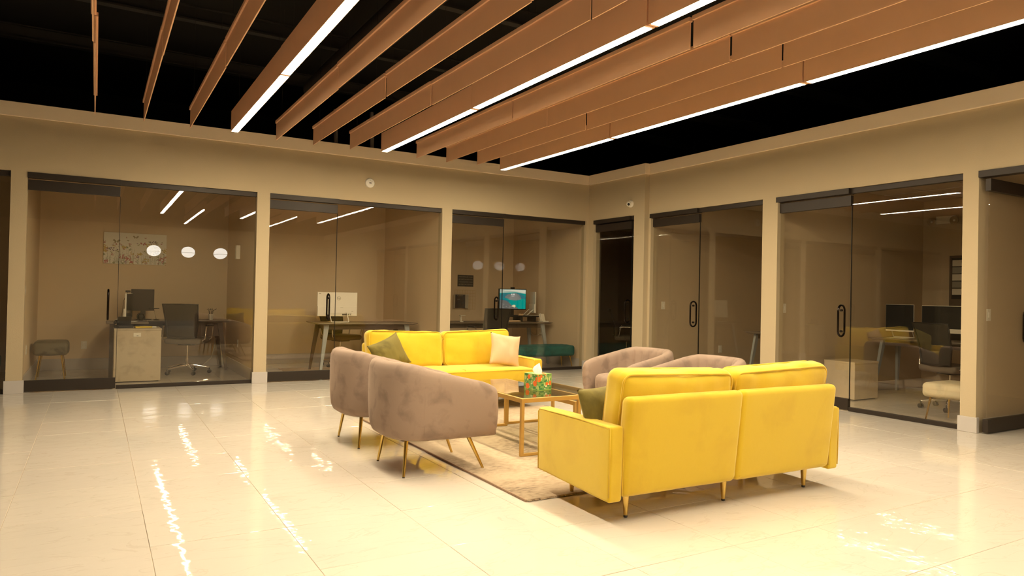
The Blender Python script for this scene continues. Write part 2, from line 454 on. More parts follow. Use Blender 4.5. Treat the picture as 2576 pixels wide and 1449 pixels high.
def glass_door(axis, at, u0, u1, hu, glassv=.06):
    DOORN[0] += 1; T = Tm(axis, at)
    d = empty('door_%d' % DOORN[0]); d['kind'] = 'structure'
    g = .004
    obj('glass_pane', lbox(B(), T, u0+g, u1-g, glassv-.005, glassv+.005, .12, 2.30), GLASS, d)
    obj('top_rail', lbox(B(), T, u0+g, u1-g, glassv-.024, glassv+.024, 2.275, 2.390, .002), FRAME, d)
    obj('bottom_rail', lbox(B(), T, u0+g, u1-g, glassv-.024, glassv+.024, .012, .135, .002), FRAME, d)
    obj('handle', ring_handle(T, hu, glassv, .995), HANDLE, d, smooth=True)
    eu = u1-g if abs(hu-u1) < abs(hu-u0) else u0+g-.005
    obj('edge_strip', lbox(B(), T, eu, eu+.005, glassv-.008, glassv+.008, .135, 2.275), DARKP, d)
    return d
def glass_fixed(axis, at, u0, u1, glassv=.06):
    WINN[0] += 1; T = Tm(axis, at)
    d = empty('window_%d' % WINN[0]); d['kind'] = 'structure'
    obj('glass_pane', lbox(B(), T, u0+.002, u1-.002, glassv-.005, glassv+.005, .03, 2.43), GLASS, d)
    obj('bottom_channel', lbox(B(), T, u0, u1, glassv-.02, glassv+.02, 0.001, .046, .002), FRAME, d)
    return d
HN = [3]
def header(axis, at, u0, u1, du0, du1):
    HN[0] += 1; T = Tm(axis, at)
    bm = B(); lbox(bm, T, u0, u1, .03, .09, 2.408, ZO, .002)
    lbox(bm, T, du0, du1, -.012, .09, 2.404, ZO-.001, .002)
    return struct('trim_%d' % HN[0], bm, FRAME)
glass_fixed('A', YA, *OPA[0]); header('A', YA, *OPA[0], -.84, -.835)
for (a, b), dd in zip(OPA[1:], (.229, 2.836, 5.466)):
    header('A', YA, a, b, a-.0, dd); glass_door('A', YA, a, dd, dd-.1); glass_fixed('A', YA, dd, b)
# corner door
header('B', XC, OPC[0], OPC[1], 8.46, OPC[1]); glass_door('B', XC, 8.46, OPC[1], 8.55); glass_fixed('B', XC, OPC[0], 8.46)
for (a, b), dd, hu in ((OPB[0], 7.127, 7.235), (OPB[1], 4.84, 4.955)):
    header('B', XB, a, b, dd, b+.02); glass_door('B', XB, dd, b, hu); glass_fixed('B', XB, a, dd)
# the open door at the right edge: hinged at the column, swung into the office
header('B', XB, *OPB[2], 2.55, 3.509)
DOORN[0] += 1
d = empty('door_%d' % DOORN[0]); d['kind'] = 'structure'
yy = 3.44
obj('glass_pane', box(B(), 7.20, 8.12, yy-.005, yy+.005, .12, 2.30), GLASS, d)
obj('top_rail', box(B(), 7.18, 8.12, yy-.024, yy+.024, 2.275, 2.39, .002), FRAME, d)
obj('bottom_rail', box(B(), 7.18, 8.12, yy-.024, yy+.024, .012, .135, .002), FRAME, d)
obj('handle', ring_handle(lambda u, v, z: (u, v, z), 8.02, yy, .995), HANDLE, d, smooth=True)
glass_fixed('B', XB, 1.5, 2.55)
header('B', XB, *OPB[3], .4, 1.34); glass_door('B', XB, .4, 1.34, .5); glass_fixed('B', XB, -.9, .4)

# ------------------------------------------------------------------ ceiling baffles and light lines
ZB = 2.93
def cable(bm, x, y, z): tube(bm, [(x, y, z), (x, y, 4.349)], .0014, 4)
def baffle_mesh(L):
    t = .009
    bm = B(); box(bm, -t/2, t/2, -L/2+.003, L/2-.003, 0, .196, .0015); blade = bm
    bm = B(); box(bm, -.017, .017, -L/2, L/2, .19, .222, .003); rail = bm
    return blade, rail
rows = [-.052, .385, .835, None, 1.745, 2.17, 2.615, None, 3.50, 3.93, 4.335, None]
LX = [1.232+.037, 2.965+.037, 4.765+.037]
yend = [8.23, 8.28, 8.29, 8.24, 8.37, 8.38, 8.39, 8.27, 8.42, 8.46, 8.34, 8.49]
SEG = 2.425
rowtxt = {0: 'leftmost row', 1: 'second row from left', 2: 'row just left of the left light line',
          4: 'row just right of the left light line', 5: 'middle row between left and centre lights', 6: 'row just left of the centre light line',
          8: 'row just right of the centre light line', 9: 'middle row between centre and right lights', 10: 'row just left of the right light line'}
segtxt = ['section by back wall', 'second section from back wall', 'third section', 'section behind the viewpoint']
protos = None; lproto = None
for r in range(12):
    for k in range(3):
        y1 = yend[r]-k*SEG; yc = y1-SEG/2
        jx, jz, jr = random.uniform(-.006, .006), random.uniform(-.006, .006), random.uniform(-.0012, .0012)
        seen = any(in_view(x, y, ZB, 0) for y in (y1, yc, y1-SEG) for x in ((rows[r] if rows[r] is not None else LX[r//4]),)) 
        if rows[r] is not None:
            if protos is None:
                a, b_ = baffle_mesh(SEG-.014)
                t = thing('ceiling_baffle', 'x', 'ceiling baffle', (0, 0, 0), 0, 'tan ceiling baffles hung in rows')
                obj('blade', a, BAFFLE, t); obj('top_rail', b_, BAFFLE, t)
                c = B()
                c.free()
                for yy in (-.95, .95): obj('suspension_cable', tube(B(), [(0, yy, .22), (0, yy, 4.349-ZB)], .0013, 4), BLACKG, t)
                protos = t
            else: t = copy_tree(protos, (0, 0, 0))
            t.location = (rows[r]+jx, yc, ZB+jz); t.rotation_euler = (0, 0, jr)
            t['label'] = ('tan baffle, %s, %s' % (rowtxt[r], segtxt[k])) if seen else 'tan ceiling baffle hanging above and behind the viewpoint'
        else:
            n = r//4
            if lproto is None:
                t = thing('linear_light', 'x', 'ceiling light', (0, 0, 0), 0, 'lit linear lights between the baffles')
                L_ = SEG-.012
                bm = B(); w_ = .0375
                box(bm, -w_, -w_+.004, -L_/2, L_/2, 0, .225); box(bm, w_-.004, w_, -L_/2, L_/2, 0, .225)
                box(bm, -w_+.004, w_-.004, -L_/2, L_/2, .221, .225); box(bm, -w_+.004, w_-.004, -L_/2, -L_/2+.024, 0, .221); box(bm, -w_+.004, w_-.004, L_/2-.024, L_/2, 0, .221)
                obj('housing', bm, BAFFLE, t)
                obj('diffuser', box(B(), -w_+.005, w_-.005, -L_/2+.025, L_/2-.025, -.0012, .012), LED, t)
                for yy in (-.95, .95): obj('suspension_cable', tube(B(), [(0, yy, .225), (0, yy, 4.349-ZB)], .0013, 4), BLACKG, t)
                lproto = t
            else: t = copy_tree(lproto, (0, 0, 0))
            t.location = (LX[n]+jx*.6, yc, ZB+jz*.6); t.rotation_euler = (0, 0, jr*.5)
            nm = ('left', 'centre', 'right')[n]
            t['label'] = ('lit linear light in the %s light line, %s' % (nm, segtxt[k])) if seen else 'lit linear light hanging above and behind the viewpoint'

for i, (x, y) in enumerate(((2.42, -2.15), (2.42, -4.62), (4.85, -2.15), (4.85, -4.62))):
    t = copy_tree(lproto, (x, y, 3.30)); t.rotation_euler = (0, 0, 0)
    t['label'] = 'lit linear light behind the viewpoint, mirrored faintly in the office glass'; t['group'] = 'linear lights behind the viewpoint'
# black-painted steel above the baffles
for i, y in enumerate((10.4, 8.6, 6.7, 4.9, 3.1, 1.2, -.8)):
    bm = B(); box(bm, XL, XBK, y-.05, y+.05, 4.18, 4.20); box(bm, XL, XBK, y-.006, y+.006, 4.20, 4.34); box(bm, XL, XBK, y-.05, y+.05, 4.335, 4.349)
    tag(obj('steel_beam', bm, BLACKG), ['black steel beam under the deck above the back wall', 'black steel beam over the far ends of the baffles', 'black steel beam above the far third of the light lines', 'black steel beam above the middle of the light lines',
        'black steel beam above the near part of the light lines', 'black steel beam nearly over the viewpoint', 'black steel beam behind the viewpoint'][i], 'beam', 'black beams under the roof deck')
bm = B(); lathe(bm, [(.16, 0), (.16, 7.5)], (0, 0, 0), 24)
o = obj('air_duct', bm, BLACKG, smooth=True, auto=40); o.rotation_euler = (-PI/2, 0, 0); o.location = (2.35, 1.5, 3.75)
tag(o, 'round black air duct running above the baffles between left and centre lights', 'duct')
for i, (x, y) in enumerate(((3.5, 10.15), (3.0, 10.3))):
    o = obj('conduit_pipe', tube(B(), [(x, y, 2.951), (x, y, 3.5-.1*i), (x, y+.05, 3.9)], .03, 12), BASE, smooth=True)
    tag(o, ['pale conduit pipe rising behind the back wall, right of its pair', 'pale conduit pipe rising behind the back wall, left of its pair'][i], 'pipe', 'pipes above the back wall')

# ------------------------------------------------------------------ wall fittings
t = thing('smoke_detector', 'round white smoke detector on the back wall above the second office', 'smoke detector', (3.263, YA, 2.729))
obj('body', lathe(B(), [(.068, 0), (.068, .012), (.060, .026), (.045, .031), (.0, .032)], (0, 0, 0), 40, 'y'), WHITE, t, smooth=True, auto=35)
bm = B(); box(bm, -.016, .016, -.036, -.030, -.006, .006); obj('sensor_slot', bm, TIP, t)
bm = B(); box(bm, .018, .026, -.035, -.030, .018, .026); box(bm, -.002, .003, -.035, -.03, .033, .038); obj('indicator', bm, GREYP, t)
t = thing('dome_camera', 'white turret security camera on the corner wall above the narrow door', 'camera', (XC, 8.437, 2.649))
obj('mount', lathe(B(), [(.055, 0), (.055, .02), (.045, .035), (.0, .037)], (0, 0, 0), 32, 'x'), WHITE, t, smooth=True, auto=40)
bm = B(); bmesh.ops.create_uvsphere(bm, u_segments=24, v_segments=14, radius=.042, matrix=Matrix.Translation((-.045, 0, -.005))); obj('ball', bm, WHITE2, t, smooth=True)
d = Vector((-.70, -.68, -.22)).normalized(); c0 = Vector((-.045, 0, -.005))
bm = B(); tube(bm, [c0+d*.025, c0+d*.052], .027, 20); obj('collar', bm, WHITE, t, smooth=True, auto=40)
bm = B(); tube(bm, [c0+d*.045, c0+d*.0535], .020, 20); obj('lens', bm, DARKP, t, smooth=True, auto=40)

def plate(name, label, cat, loc, axis, kindx, group=None):
    """axis: direction the plate faces ('-y','-x','+x')"""
    rz = {'-y': 0, '-x': -PI/2, '+x': PI/2}[axis]
    t = thing(name, label, cat, loc, rz, group)
    obj('cover_plate', box(B(), -.036, .036, -.006, 0, -.058, .058, .002), WHITE2, t)
    if kindx == 'switch': obj('rocker', box(B(), -.012, .012, -.010, -.006, -.026, .026, .001), WHITE, t)
    else:
        bm = B()
        for z in (-.026, .026): box(bm, -.014, .014, -.009, -.006, z-.016, z+.016, .002)
        obj('socket', bm, WHITE, t)
        bm = B()
        for z in (-.026, .026):
            for x in (-.006, .006): box(bm, x-.001, x+.001, -.0095, -.0088, z-.004, z+.006)
        obj('slot', bm, TIP, t)
    return t
plate('light_switch', 'white light switch on the side wall of the far right office', 'light switch', (7.444, 8.1, 1.10), '-y', 'switch')
plate('light_switch', 'white light switch on the side wall of the near right office', 'light switch', (7.37, 5.85, 1.115), '-y', 'switch')
plate('light_switch', 'white light switch seen through the open glass door at right edge', 'light switch', (7.40, 3.53, 1.11), '-y', 'switch')
plate('light_switch', 'light switch on the left side wall of the first office', 'light switch', (-.70, 9.85, 1.14), '+x', 'switch')
plate('wall_outlet', 'white outlet low on the side wall of the far right office', 'outlet', (8.68, 8.1, .41), '-y', 'outlet')
plate('wall_outlet', 'white outlet low on the back wall beside the grey green ottoman', 'outlet', (-.129, YBK, .353), '-y', 'outlet')
plate('wall_outlet', 'outlet on the left side wall above the grey green ottoman', 'outlet', (-.70, 10.18, .434), '+x', 'outlet')
t = plate('wall_outlet', 'white outlet above the teal bench in the third office', 'outlet', (7.085, 10.9, .50), '-x', 'outlet')
bm = B(); box(bm, -.02, .02, -.05, -.008, .0, .05, .004); obj('plug', bm, WHITE2, t)
bm = B(); tube(bm, [(0, -.05, .02), (-.03, -.09, -.02), (-.10, -.12, -.03), (-.22, -.12, .03)], .004, 6); obj('plug_cable', bm, WHITE2, t, smooth=True)
plate('wall_outlet', 'outlet on right wall of the first office behind the desk leg', 'outlet', (1.80, 10.9, .42), '-x', 'outlet')
t = thing('wall_speaker', 'small cream box mounted on the right wall of the first office', 'speaker', (1.80, 10.92, 1.75), -PI/2)
obj('case', box(B(), -.05, .05, -.055, 0, -.10, .10, .006), WHITE, t); obj('grille', box(B(), -.038, .038, -.059, -.055, -.085, .085, .002), WHITE2, t)

# picture in the first office
def picture_material():
    m = bpy.data.materials.new('wildflower_print'); m.use_nodes = True; N, L = nodes(m); b = N['Principled BSDF']; b.inputs['Roughness'].default_value = .6
    tc = N.new('ShaderNodeTexCoord'); sx = N.new('ShaderNodeSeparateXYZ'); L.new(tc.outputs['Object'], sx.inputs[0])
    nz = N.new('ShaderNodeTexNoise'); nz.inputs['Scale'].default_value = 9; nz.inputs['Detail'].default_value = 3; L.new(tc.outputs['Object'], nz.inputs['Vector'])
    add = N.new('ShaderNodeVectorMath'); add.operation = 'MULTIPLY_ADD'; add.inputs[1].default_value = (.05, .05, .05)
    L.new(nz.outputs['Color'], add.inputs[0]); L.new(tc.outputs['Object'], add.inputs[2])
    prev = (.80, .78, .70)
    last = None
    for sc, th, hi, colr, colr2 in ((16, .30, .0, (.30, .33, .20), (.45, .42, .25)), (9, .30, -.06, (.50, .20, .18), (.60, .45, .12)), (13, .26, .05, (.38, .30, .36), (.55, .28, .22))):
        v = N.new('ShaderNodeTexVoronoi'); v.inputs['Scale'].default_value = sc; v.inputs['Randomness'].default_value = 1
        mp = N.new('ShaderNodeMapping'); mp.inputs['Location'].default_value = (sc*.37, 0, sc*.21); L.new(add.outputs[0], mp.inputs['Vector']); L.new(mp.outputs[0], v.inputs['Vector'])
        lt = N.new('ShaderNodeMath'); lt.operation = 'LESS_THAN'; lt.inputs[1].default_value = th; L.new(v.outputs['Distance'], lt.inputs[0])
        n3 = N.new('ShaderNodeTexNoise'); n3.inputs['Scale'].default_value = 60; L.new(tc.outputs['Object'], n3.inputs['Vector'])
        g3 = N.new('ShaderNodeMath'); g3.operation = 'GREATER_THAN'; g3.inputs[1].default_value = .48; L.new(n3.outputs['Fac'], g3.inputs[0])
        m3 = N.new('ShaderNodeMath'); m3.operation = 'MULTIPLY'; L.new(lt.outputs[0], m3.inputs[0]); L.new(g3.outputs[0], m3.inputs[1])
        # more flowers toward the lower edge
        zc = N.new('ShaderNodeMath'); zc.operation = 'LESS_THAN'; zc.inputs[1].default_value = hi
        z2 = N.new('ShaderNodeMath'); z2.operation = 'MULTIPLY_ADD'; z2.inputs[1].default_value = .35; L.new(v.outputs['Color'], z2.inputs[0])
        z2.inputs[1].default_value = -.16; L.new(sx.outputs['Z'], z2.inputs[2]); L.new(z2.outputs[0], zc.inputs[0])
        mk = N.new('ShaderNodeMath'); mk.operation = 'MULTIPLY'; L.new(m3.outputs[0], mk.inputs[0]); L.new(zc.outputs[0], mk.inputs[1])
        cc = N.new('ShaderNodeMixRGB'); cc.inputs[1].default_value = (*colr, 1); cc.inputs[2].default_value = (*colr2, 1); L.new(v.outputs['Color'], cc.inputs[0])
        mx = N.new('ShaderNodeMixRGB'); L.new(mk.outputs[0], mx.inputs[0]); L.new(cc.outputs[0], mx.inputs[2])
        if last is None: mx.inputs[1].default_value = (*prev, 1)
        else: L.new(last, mx.inputs[1])
        last = mx.outputs[0]
    L.new(last, b.inputs['Base Color'])
    return m
PIC = picture_material()
t = thing('wall_picture', 'wide canvas of wildflowers and butterflies on the first office back wall', 'picture', (.50, YBK, 1.782))
obj('canvas', box(B(), -.416, .416, -.028, 0, -.232, .232, .003), PIC, t)
bm = B()
def poly(bm, pts, y, mi=0):
    f = bm.faces.new([bm.verts.new((x, y, z)) for x, z in pts]); f.material_index = mi
random.seed(3)
for cx, cz, s in ((-.25, .10, 1.), (.0, .17, .8)):
    for sg in (-1, 1):
        poly(bm, [(cx, cz), (cx+sg*.035*s, cz+.035*s), (cx+sg*.05*s, cz+.012*s), (cx+sg*.02*s, cz-.008*s)], -.0295)
        poly(bm, [(cx, cz-.004), (cx+sg*.028*s, cz-.002*s), (cx+sg*.02*s, cz-.026*s)], -.0296)
obj('butterfly_print', bm, mat('butterfly_ink', (.36, .30, .18), .6), t)
bm = B(); FL = [mat('ink_red', (.48, .16, .15), .6), mat('ink_plum', (.27, .21, .26), .6), mat('ink_yellow', (.58, .43, .12), .6), mat('ink_green', (.20, .22, .10), .6)]
for cx, cz, R_, mi in ((-.16, -.12, .05, 0), (-.10, -.16, .035, 0), (-.30, -.02, .055, 1), (.24, .09, .055, 1), (.10, .08, .03, 0), (.14, -.17, .045, 2), (-.15, .02, .028, 2), (.36, -.15, .05, 0), (.06, -.07, .03, 2), (-.38, -.2, .03, 0), (.27, -.05, .04, 1), (-.05, -.2, .02, 0)):
    for k in range(16):
        a = random.uniform(0, 2*PI); rr = R_*math.sqrt(random.random()); x, z = cx+rr*math.cos(a)*1.2, cz+rr*math.sin(a)*.7; s = random.uniform(.005, .011)
        x = max(-.40, min(.40, x)); z = max(-.22, min(.22, z))
        poly(bm, [(x+s*math.cos(q_), z+s*math.sin(q_)) for q_ in (0.3, 1.6, 2.9, 4.1, 5.3)], -.0290-random.random()*.0006, mi)
for k in range(60):
    x = random.uniform(-.39, .39); z = -.225; h = random.uniform(.05, .26); dx = random.uniform(-.02, .02)
    poly(bm, [(x, z), (x+.0025, z), (x+dx+.001, z+h), (x+dx, z+h)], -.0288, 3)
    for j in range(4):
        zz = z+h*(.3+.17*j); xx = x+dx*(.3+.17*j); sg = 1 if j % 2 else -1
        poly(bm, [(xx, zz), (xx+sg*.016, zz+.012), (xx+sg*.006, zz+.001)], -.0289, 3)
o = obj('flower_print', bm, FL, t); o['kind'] = 'stuff'

# sign, wire grid and calendar in the third office
t = thing('wall_sign', 'dark rectangular sign with four lines of pale lettering in the third office', 'sign', (6.037, YBK, 1.463))
obj('board', box(B(), -.165, .165, -.014, 0, -.108, .108, .002), mat('sign_board', (.022, .02, .02), .6), t)
LET = mat('sign_lettering', (.38, .33, .27), .6)
for i, s in enumerate(("IF YOU'RE NOT WILLING TO LEARN", 'NO ONE CAN HELP YOU', "IF YOU'RE DETERMINED TO LEARN", 'NO ONE CAN STOP YOU')):
    text_part(s, .036 if i % 2 else .026, LET, t, (0, -.0145, .072-i*.048), (PI/2, 0, 0), .29)
t = thing('wire_grid', 'gold wire grid panel on the wall below the dark sign', 'wire grid', (6.03, YBK-.012, 1.105))
bm = B()
for i in range(9): tube(bm, [(-.22+i*.055, 0, -.18), (-.22+i*.055, 0, .18)], .0014, 4)
for i in range(7): tube(bm, [(-.22, 0, -.18+i*.06), (.22, 0, -.18+i*.06)], .0014, 4)
obj('wires', bm, BRASS, t)
t = thing('calendar', 'dark printed wall calendar with curling white edges beside the wire grid', 'calendar', (5.91, YBK-.03, 1.08))
bm = B(); g = []
for i in range(13):
    x = -.155+.31*i/12; yv = -.010-.05*abs((i-6)/6)**3
    g.append([bm.verts.new((x, yv, -.13-.01*abs((i-6)/6))), bm.verts.new((x, yv, .12))])
for i in range(12):
    f = bm.faces.new((g[i][0], g[i+1][0], g[i+1][1], g[i][1])); f.material_index = 0 if i in (0, 1, 10, 11) else 1
bmesh.ops.solidify(bm, geom=bm.faces[:], thickness=.001)
obj('pages', bm, [WHITE2, mat('calendar_print', (.06, .05, .06), .5, dark=(.14, .07, .05), scale=14)], t)
text_part('CALENDAR', .022, LET, t, (0, -.0125, .098), (PI/2, 0, 0), .17)
text_part('JANUARY', .018, LET, t, (-.04, -.0125, .03), (PI/2, 0, 0), .09)

# ------------------------------------------------------------------ lounge: rug
t = thing('area_rug', 'worn beige and grey patterned rug under sofas, armchairs and coffee tables', 'rug', (0, 0, 0))
bm = B(); RX0, RX1, RY0, RY1 = 2.19, 4.24, 3.50, 6.46
NX, NY = 40, 60; g = []
for i in range(NX+1):
    row = []
    for j in range(NY+1):
        x = RX0+(RX1-RX0)*i/NX; y = RY0+(RY1-RY0)*j/NY
        row.append(bm.verts.new((x, y, .012+.0014*noise.noise(Vector((x*9, y*9, 0))))))
    g.append(row)
for i in range(NX):
    for j in range(NY): bm.faces.new((g[i][j], g[i+1][j], g[i+1][j+1], g[i][j+1]))
bd = [g[i][0] for i in range(NX+1)]+[g[NX][j] for j in range(1, NY+1)]+[g[i][NY] for i in range(NX-1, -1, -1)]+[g[0][j] for j in range(NY-1, 0, -1)]
lo = [bm.verts.new((v.co.x, v.co.y, .001)) for v in bd]
for i in range(len(bd)): bm.faces.new((bd[i], bd[(i+1) % len(bd)], lo[(i+1) % len(bd)], lo[i]))
obj('pile', bm, RUG, t, smooth=True, auto=50)
RB = mat('rug_binding', (.34, .22, .14), .8)
for x in (RX0-.002, RX1+.002): obj('binding', box(B(), x-.005, x+.005, RY0, RY1, .001, .014, .002), RB, t)
bm = B(); random.seed(5)
for k in range(520):
    x = random.uniform(RX0+.003, RX1-.003); s = random.uniform(.007, .015); yb = RY0+.004
    for (yy, sg) in ((RY0+.004, -1), (RY1-.004, 1)):
        a = bm.verts.new((x-s*.45, yy, .012)); b_ = bm.verts.new((x+s*.45, yy, .012)); c = bm.verts.new((x+random.uniform(-.005, .005), yy+sg*random.uniform(.008, .022), .0022)); bm.faces.new((a, b_, c))
o = obj('fringe', bm, RUG, t); o['kind'] = 'stuff'

# ------------------------------------------------------------------ sofas
def rrect_loop(x0, x1, z0, z1, y, r, n=5):
    pts = []
    for cx, cz, a0 in ((x1-r, z1-r, 0), (x0+r, z1-r, PI/2), (x0+r, z0+r, PI), (x1-r, z0+r, 1.5*PI)):
        for k in range(n+1):
            a = a0+PI/2*k/n; pts.append((cx+r*math.cos(a), y, cz+r*math.sin(a)))
    return pts
def make_sofa(label):
    t = thing('sofa', label, 'sofa', (0, 0, 0), 0, 'pair of yellow velvet sofas')
    HW, HD = .925, .365
    # base
    bm = B(); soft(bm, 0, .06, .215, 2*HW-.18, .62, .15, .02, n=10); obj('seat_base', bm, YEL, t, smooth=True)
    bm = B(); soft(bm, 0, .085, .352, 2*HW-.19, .60, .155, .04, (0.0, .006, .012), n=16, wr=.004, ws=5); seat = obj('seat_cushion', bm, YEL, t, smooth=True)
    bm = B()
    for z in (.415, .292):
        tube(bm, [(-HW+.10, .384, z), (-HW/2, .388, z+.002), (0, .389, z), (HW/2, .388, z+.002), (HW-.10, .384, z)], .004, 6)
    obj('piping', bm, YELP, seat, smooth=True)
    bm = B(); box(bm, -.0012, .0012, -.1, .370, .41, .4385); obj('seam', bm, YELP, seat)
    # arms: slim, tapering in slightly at the bottom
    for s in (-1, 1):
        bm = B(); soft(bm, 0, 0, 0, .092, 2*HD, .392, .018, (.003, 0, 0), n=8, wr=.0015, ws=6, seed=s)
        for v in bm.verts:
            k = (v.co.z+.196)/.392
            v.co.y *= (.975+.025*k); v.co.z -= .012*(1-k)*(-v.co.y/HD)   # lower rear corner hangs a little lower
            v.co.x += s*(HW-.046); v.co.z += .327
        a = obj('arm', bm, YEL, t, smooth=True)
        bm = B(); xo = s*(HW-.002)
        for y in (xo, xo-s*.088):
            x = y
            pts = [(x-s*.0005, -HD*.978+.003, .15), (x, -HD*.987+.003, .33), (x, -HD+.006, .512), (x, -.1, .519), (x, .15, .518), (x, HD-.02, .514), (x, HD-.003, .498), (x, HD*.987-.003, .33), (x, HD*.978-.004, .15)]
            tube(bm, pts, .004, 6)
        obj('piping', bm, YELP, a, smooth=True)
    # back panels leaning backwards
    for s in (-1, 1):
        bm = B(); soft(bm, 0, 0, 0, HW-.090, .085, .54, .034, (0, .004, 0), n=12, wr=.002, ws=5, seed=s+3)
        for v in bm.verts:
            k = (v.co.z+.27)/.54
            v.co.x *= 1.0+.012*k
            v.co.x += s*(HW-.10)/2+s*.004; v.co.y += -HD+.046-.055*k; v.co.z += .407
        a = obj('back_panel', bm, YEL, t, smooth=True)
        bm = B(); tube(bm, [(s*.02, -HD+.0035, .168), (s*(HW-.125), -HD+.0035, .168)], .0022, 6)
        obj('hem_seam', bm, YELP, a, smooth=True)
    # back cushions
    for s in (-1, 1):
        cw = HW-.092
        cx = s*(cw/2+.004)
        mx = Matrix.Translation((cx, -.245, .600)) @ Matrix.Rotation(math.radians(9), 4, 'X')
        bm = B(); soft(bm, 0, 0, 0, cw, .150, .385, .045, (.008, .026, .016), n=26, wr=.011, ws=8, seed=s*2+9)
        for v in bm.verts:
            v.co.z += .018*math.cos(v.co.x/(cw/2)*PI)*(-.35)*(v.co.z > 0) + (.012*(v.co.x*s/(cw/2)) if v.co.z > .1 else 0)
        bm.transform(mx)
        a = obj('back_cushion', bm, YEL, t, smooth=True)
        bm = B()
        for yy in (-.066, .066):
            L_ = rrect_loop(-cw/2+.012, cw/2-.012, -.181, .185, yy, .055)
            L2 = []
            for p in L_:
                z = p[2]
                if z > .1: z += .018*math.cos(p[0]/(cw/2)*PI)*(-.35)+.012*(p[0]*s/(cw/2))
                L2.append(mx @ Vector((p[0], p[1], z)))
            # denser top edge
            tube(bm, L2, .0062, 6, closed=True)
        obj('piping', bm, YELP, a, smooth=True)
    for x in (-.735, 0, .715):
        for y in (-.262, .262):
            if x == 0 and y > 0: pass
            bm = B(); lathe(bm, [(.0095, .006), (.012, .02), (.021, .135), (.021, .15)], (x, y, 0), 14)
            l = obj('leg', bm, GOLD, t, smooth=True, auto=50)
            obj('foot_cap', lathe(B(), [(.009, 0), (.0115, .002), (.0115, .012), (.010, .014)], (x, y, 0), 12), TIP, l, smooth=True, auto=50)
    return t
sofa1 = make_sofa('yellow velvet sofa in front, seen from its back, with an olive pillow')
copy_tree(sofa1, (3.25, 6.78, .0), PI, 'yellow velvet sofa at the far side of the rug, facing the viewer')
sofa1.location = (3.268, 3.262, 0); sofa1.rotation_euler = (0, 0, math.radians(-1.3))

def pillow(name, label, m, loc, rot, w=.42, h=.42, t=.14, seed=1):
    bm = B(); n = 22; vs = {}
    for side in (1, -1):
        for i in range(n+1):
            for j in range(n+1):
                u, v = -1+2*i/n, -1+2*j/n
                if side == -1 and (i in (0, n) or j in (0, n)): vs[(side, i, j)] = vs[(1, i, j)]; continue
                e_ = max(0, (1-abs(u)**2.6))*max(0, (1-abs(v)**2.6))
                th = t/2*e_**.55
                pull = 1-.10*(1-abs(u*v))*max(abs(u), abs(v))**2*1.0
                x = u*w/2*(1-.09*(1-v*v)*abs(u)**3); z = v*h/2*(1-.09*(1-u*u)*abs(v)**3)
                nv = noise.noise_vector(Vector((x*9+seed*5, z*9, side*2+seed)))
                y = -side*th + nv.y*.012*e_ + .01*noise.noise(Vector((x*22+seed, z*5, seed)))*e_
                vs[(side, i, j)] = bm.verts.new((x+nv.x*.006, y, z+nv.z*.006))
        for i in range(n):
            for j in range(n):
                bm.faces.new((vs[(side, i, j)], vs[(side, i+1, j)], vs[(side, i+1, j+1)], vs[(side, i, j+1)]))
    o = obj(name, bm, m, smooth=True); o.location = loc; o.rotation_euler = rot
    tag(o, label, 'pillow'); return o
PIL1 = pillow('throw_pillow', 'dark olive velvet pillow wedged at the left arm of the front sofa', OLIVE, (2.555, 3.205, .56), (math.radians(-14), math.radians(-7), math.radians(3)), .41, .30, .15, 1)
PIL2 = pillow('throw_pillow', 'olive green velvet pillow at the left end of the far sofa', OLIVE, (2.53, 6.67, .59), (math.radians(-20), math.radians(-20), math.radians(16)), .38, .34, .13, 2)
PIL3 = pillow('throw_pillow', 'sand beige pillow leaning at the right end of the far sofa', SAND, (3.85, 6.66, .605), (math.radians(-16), math.radians(9), math.radians(-6)), .36, .36, .13, 3)

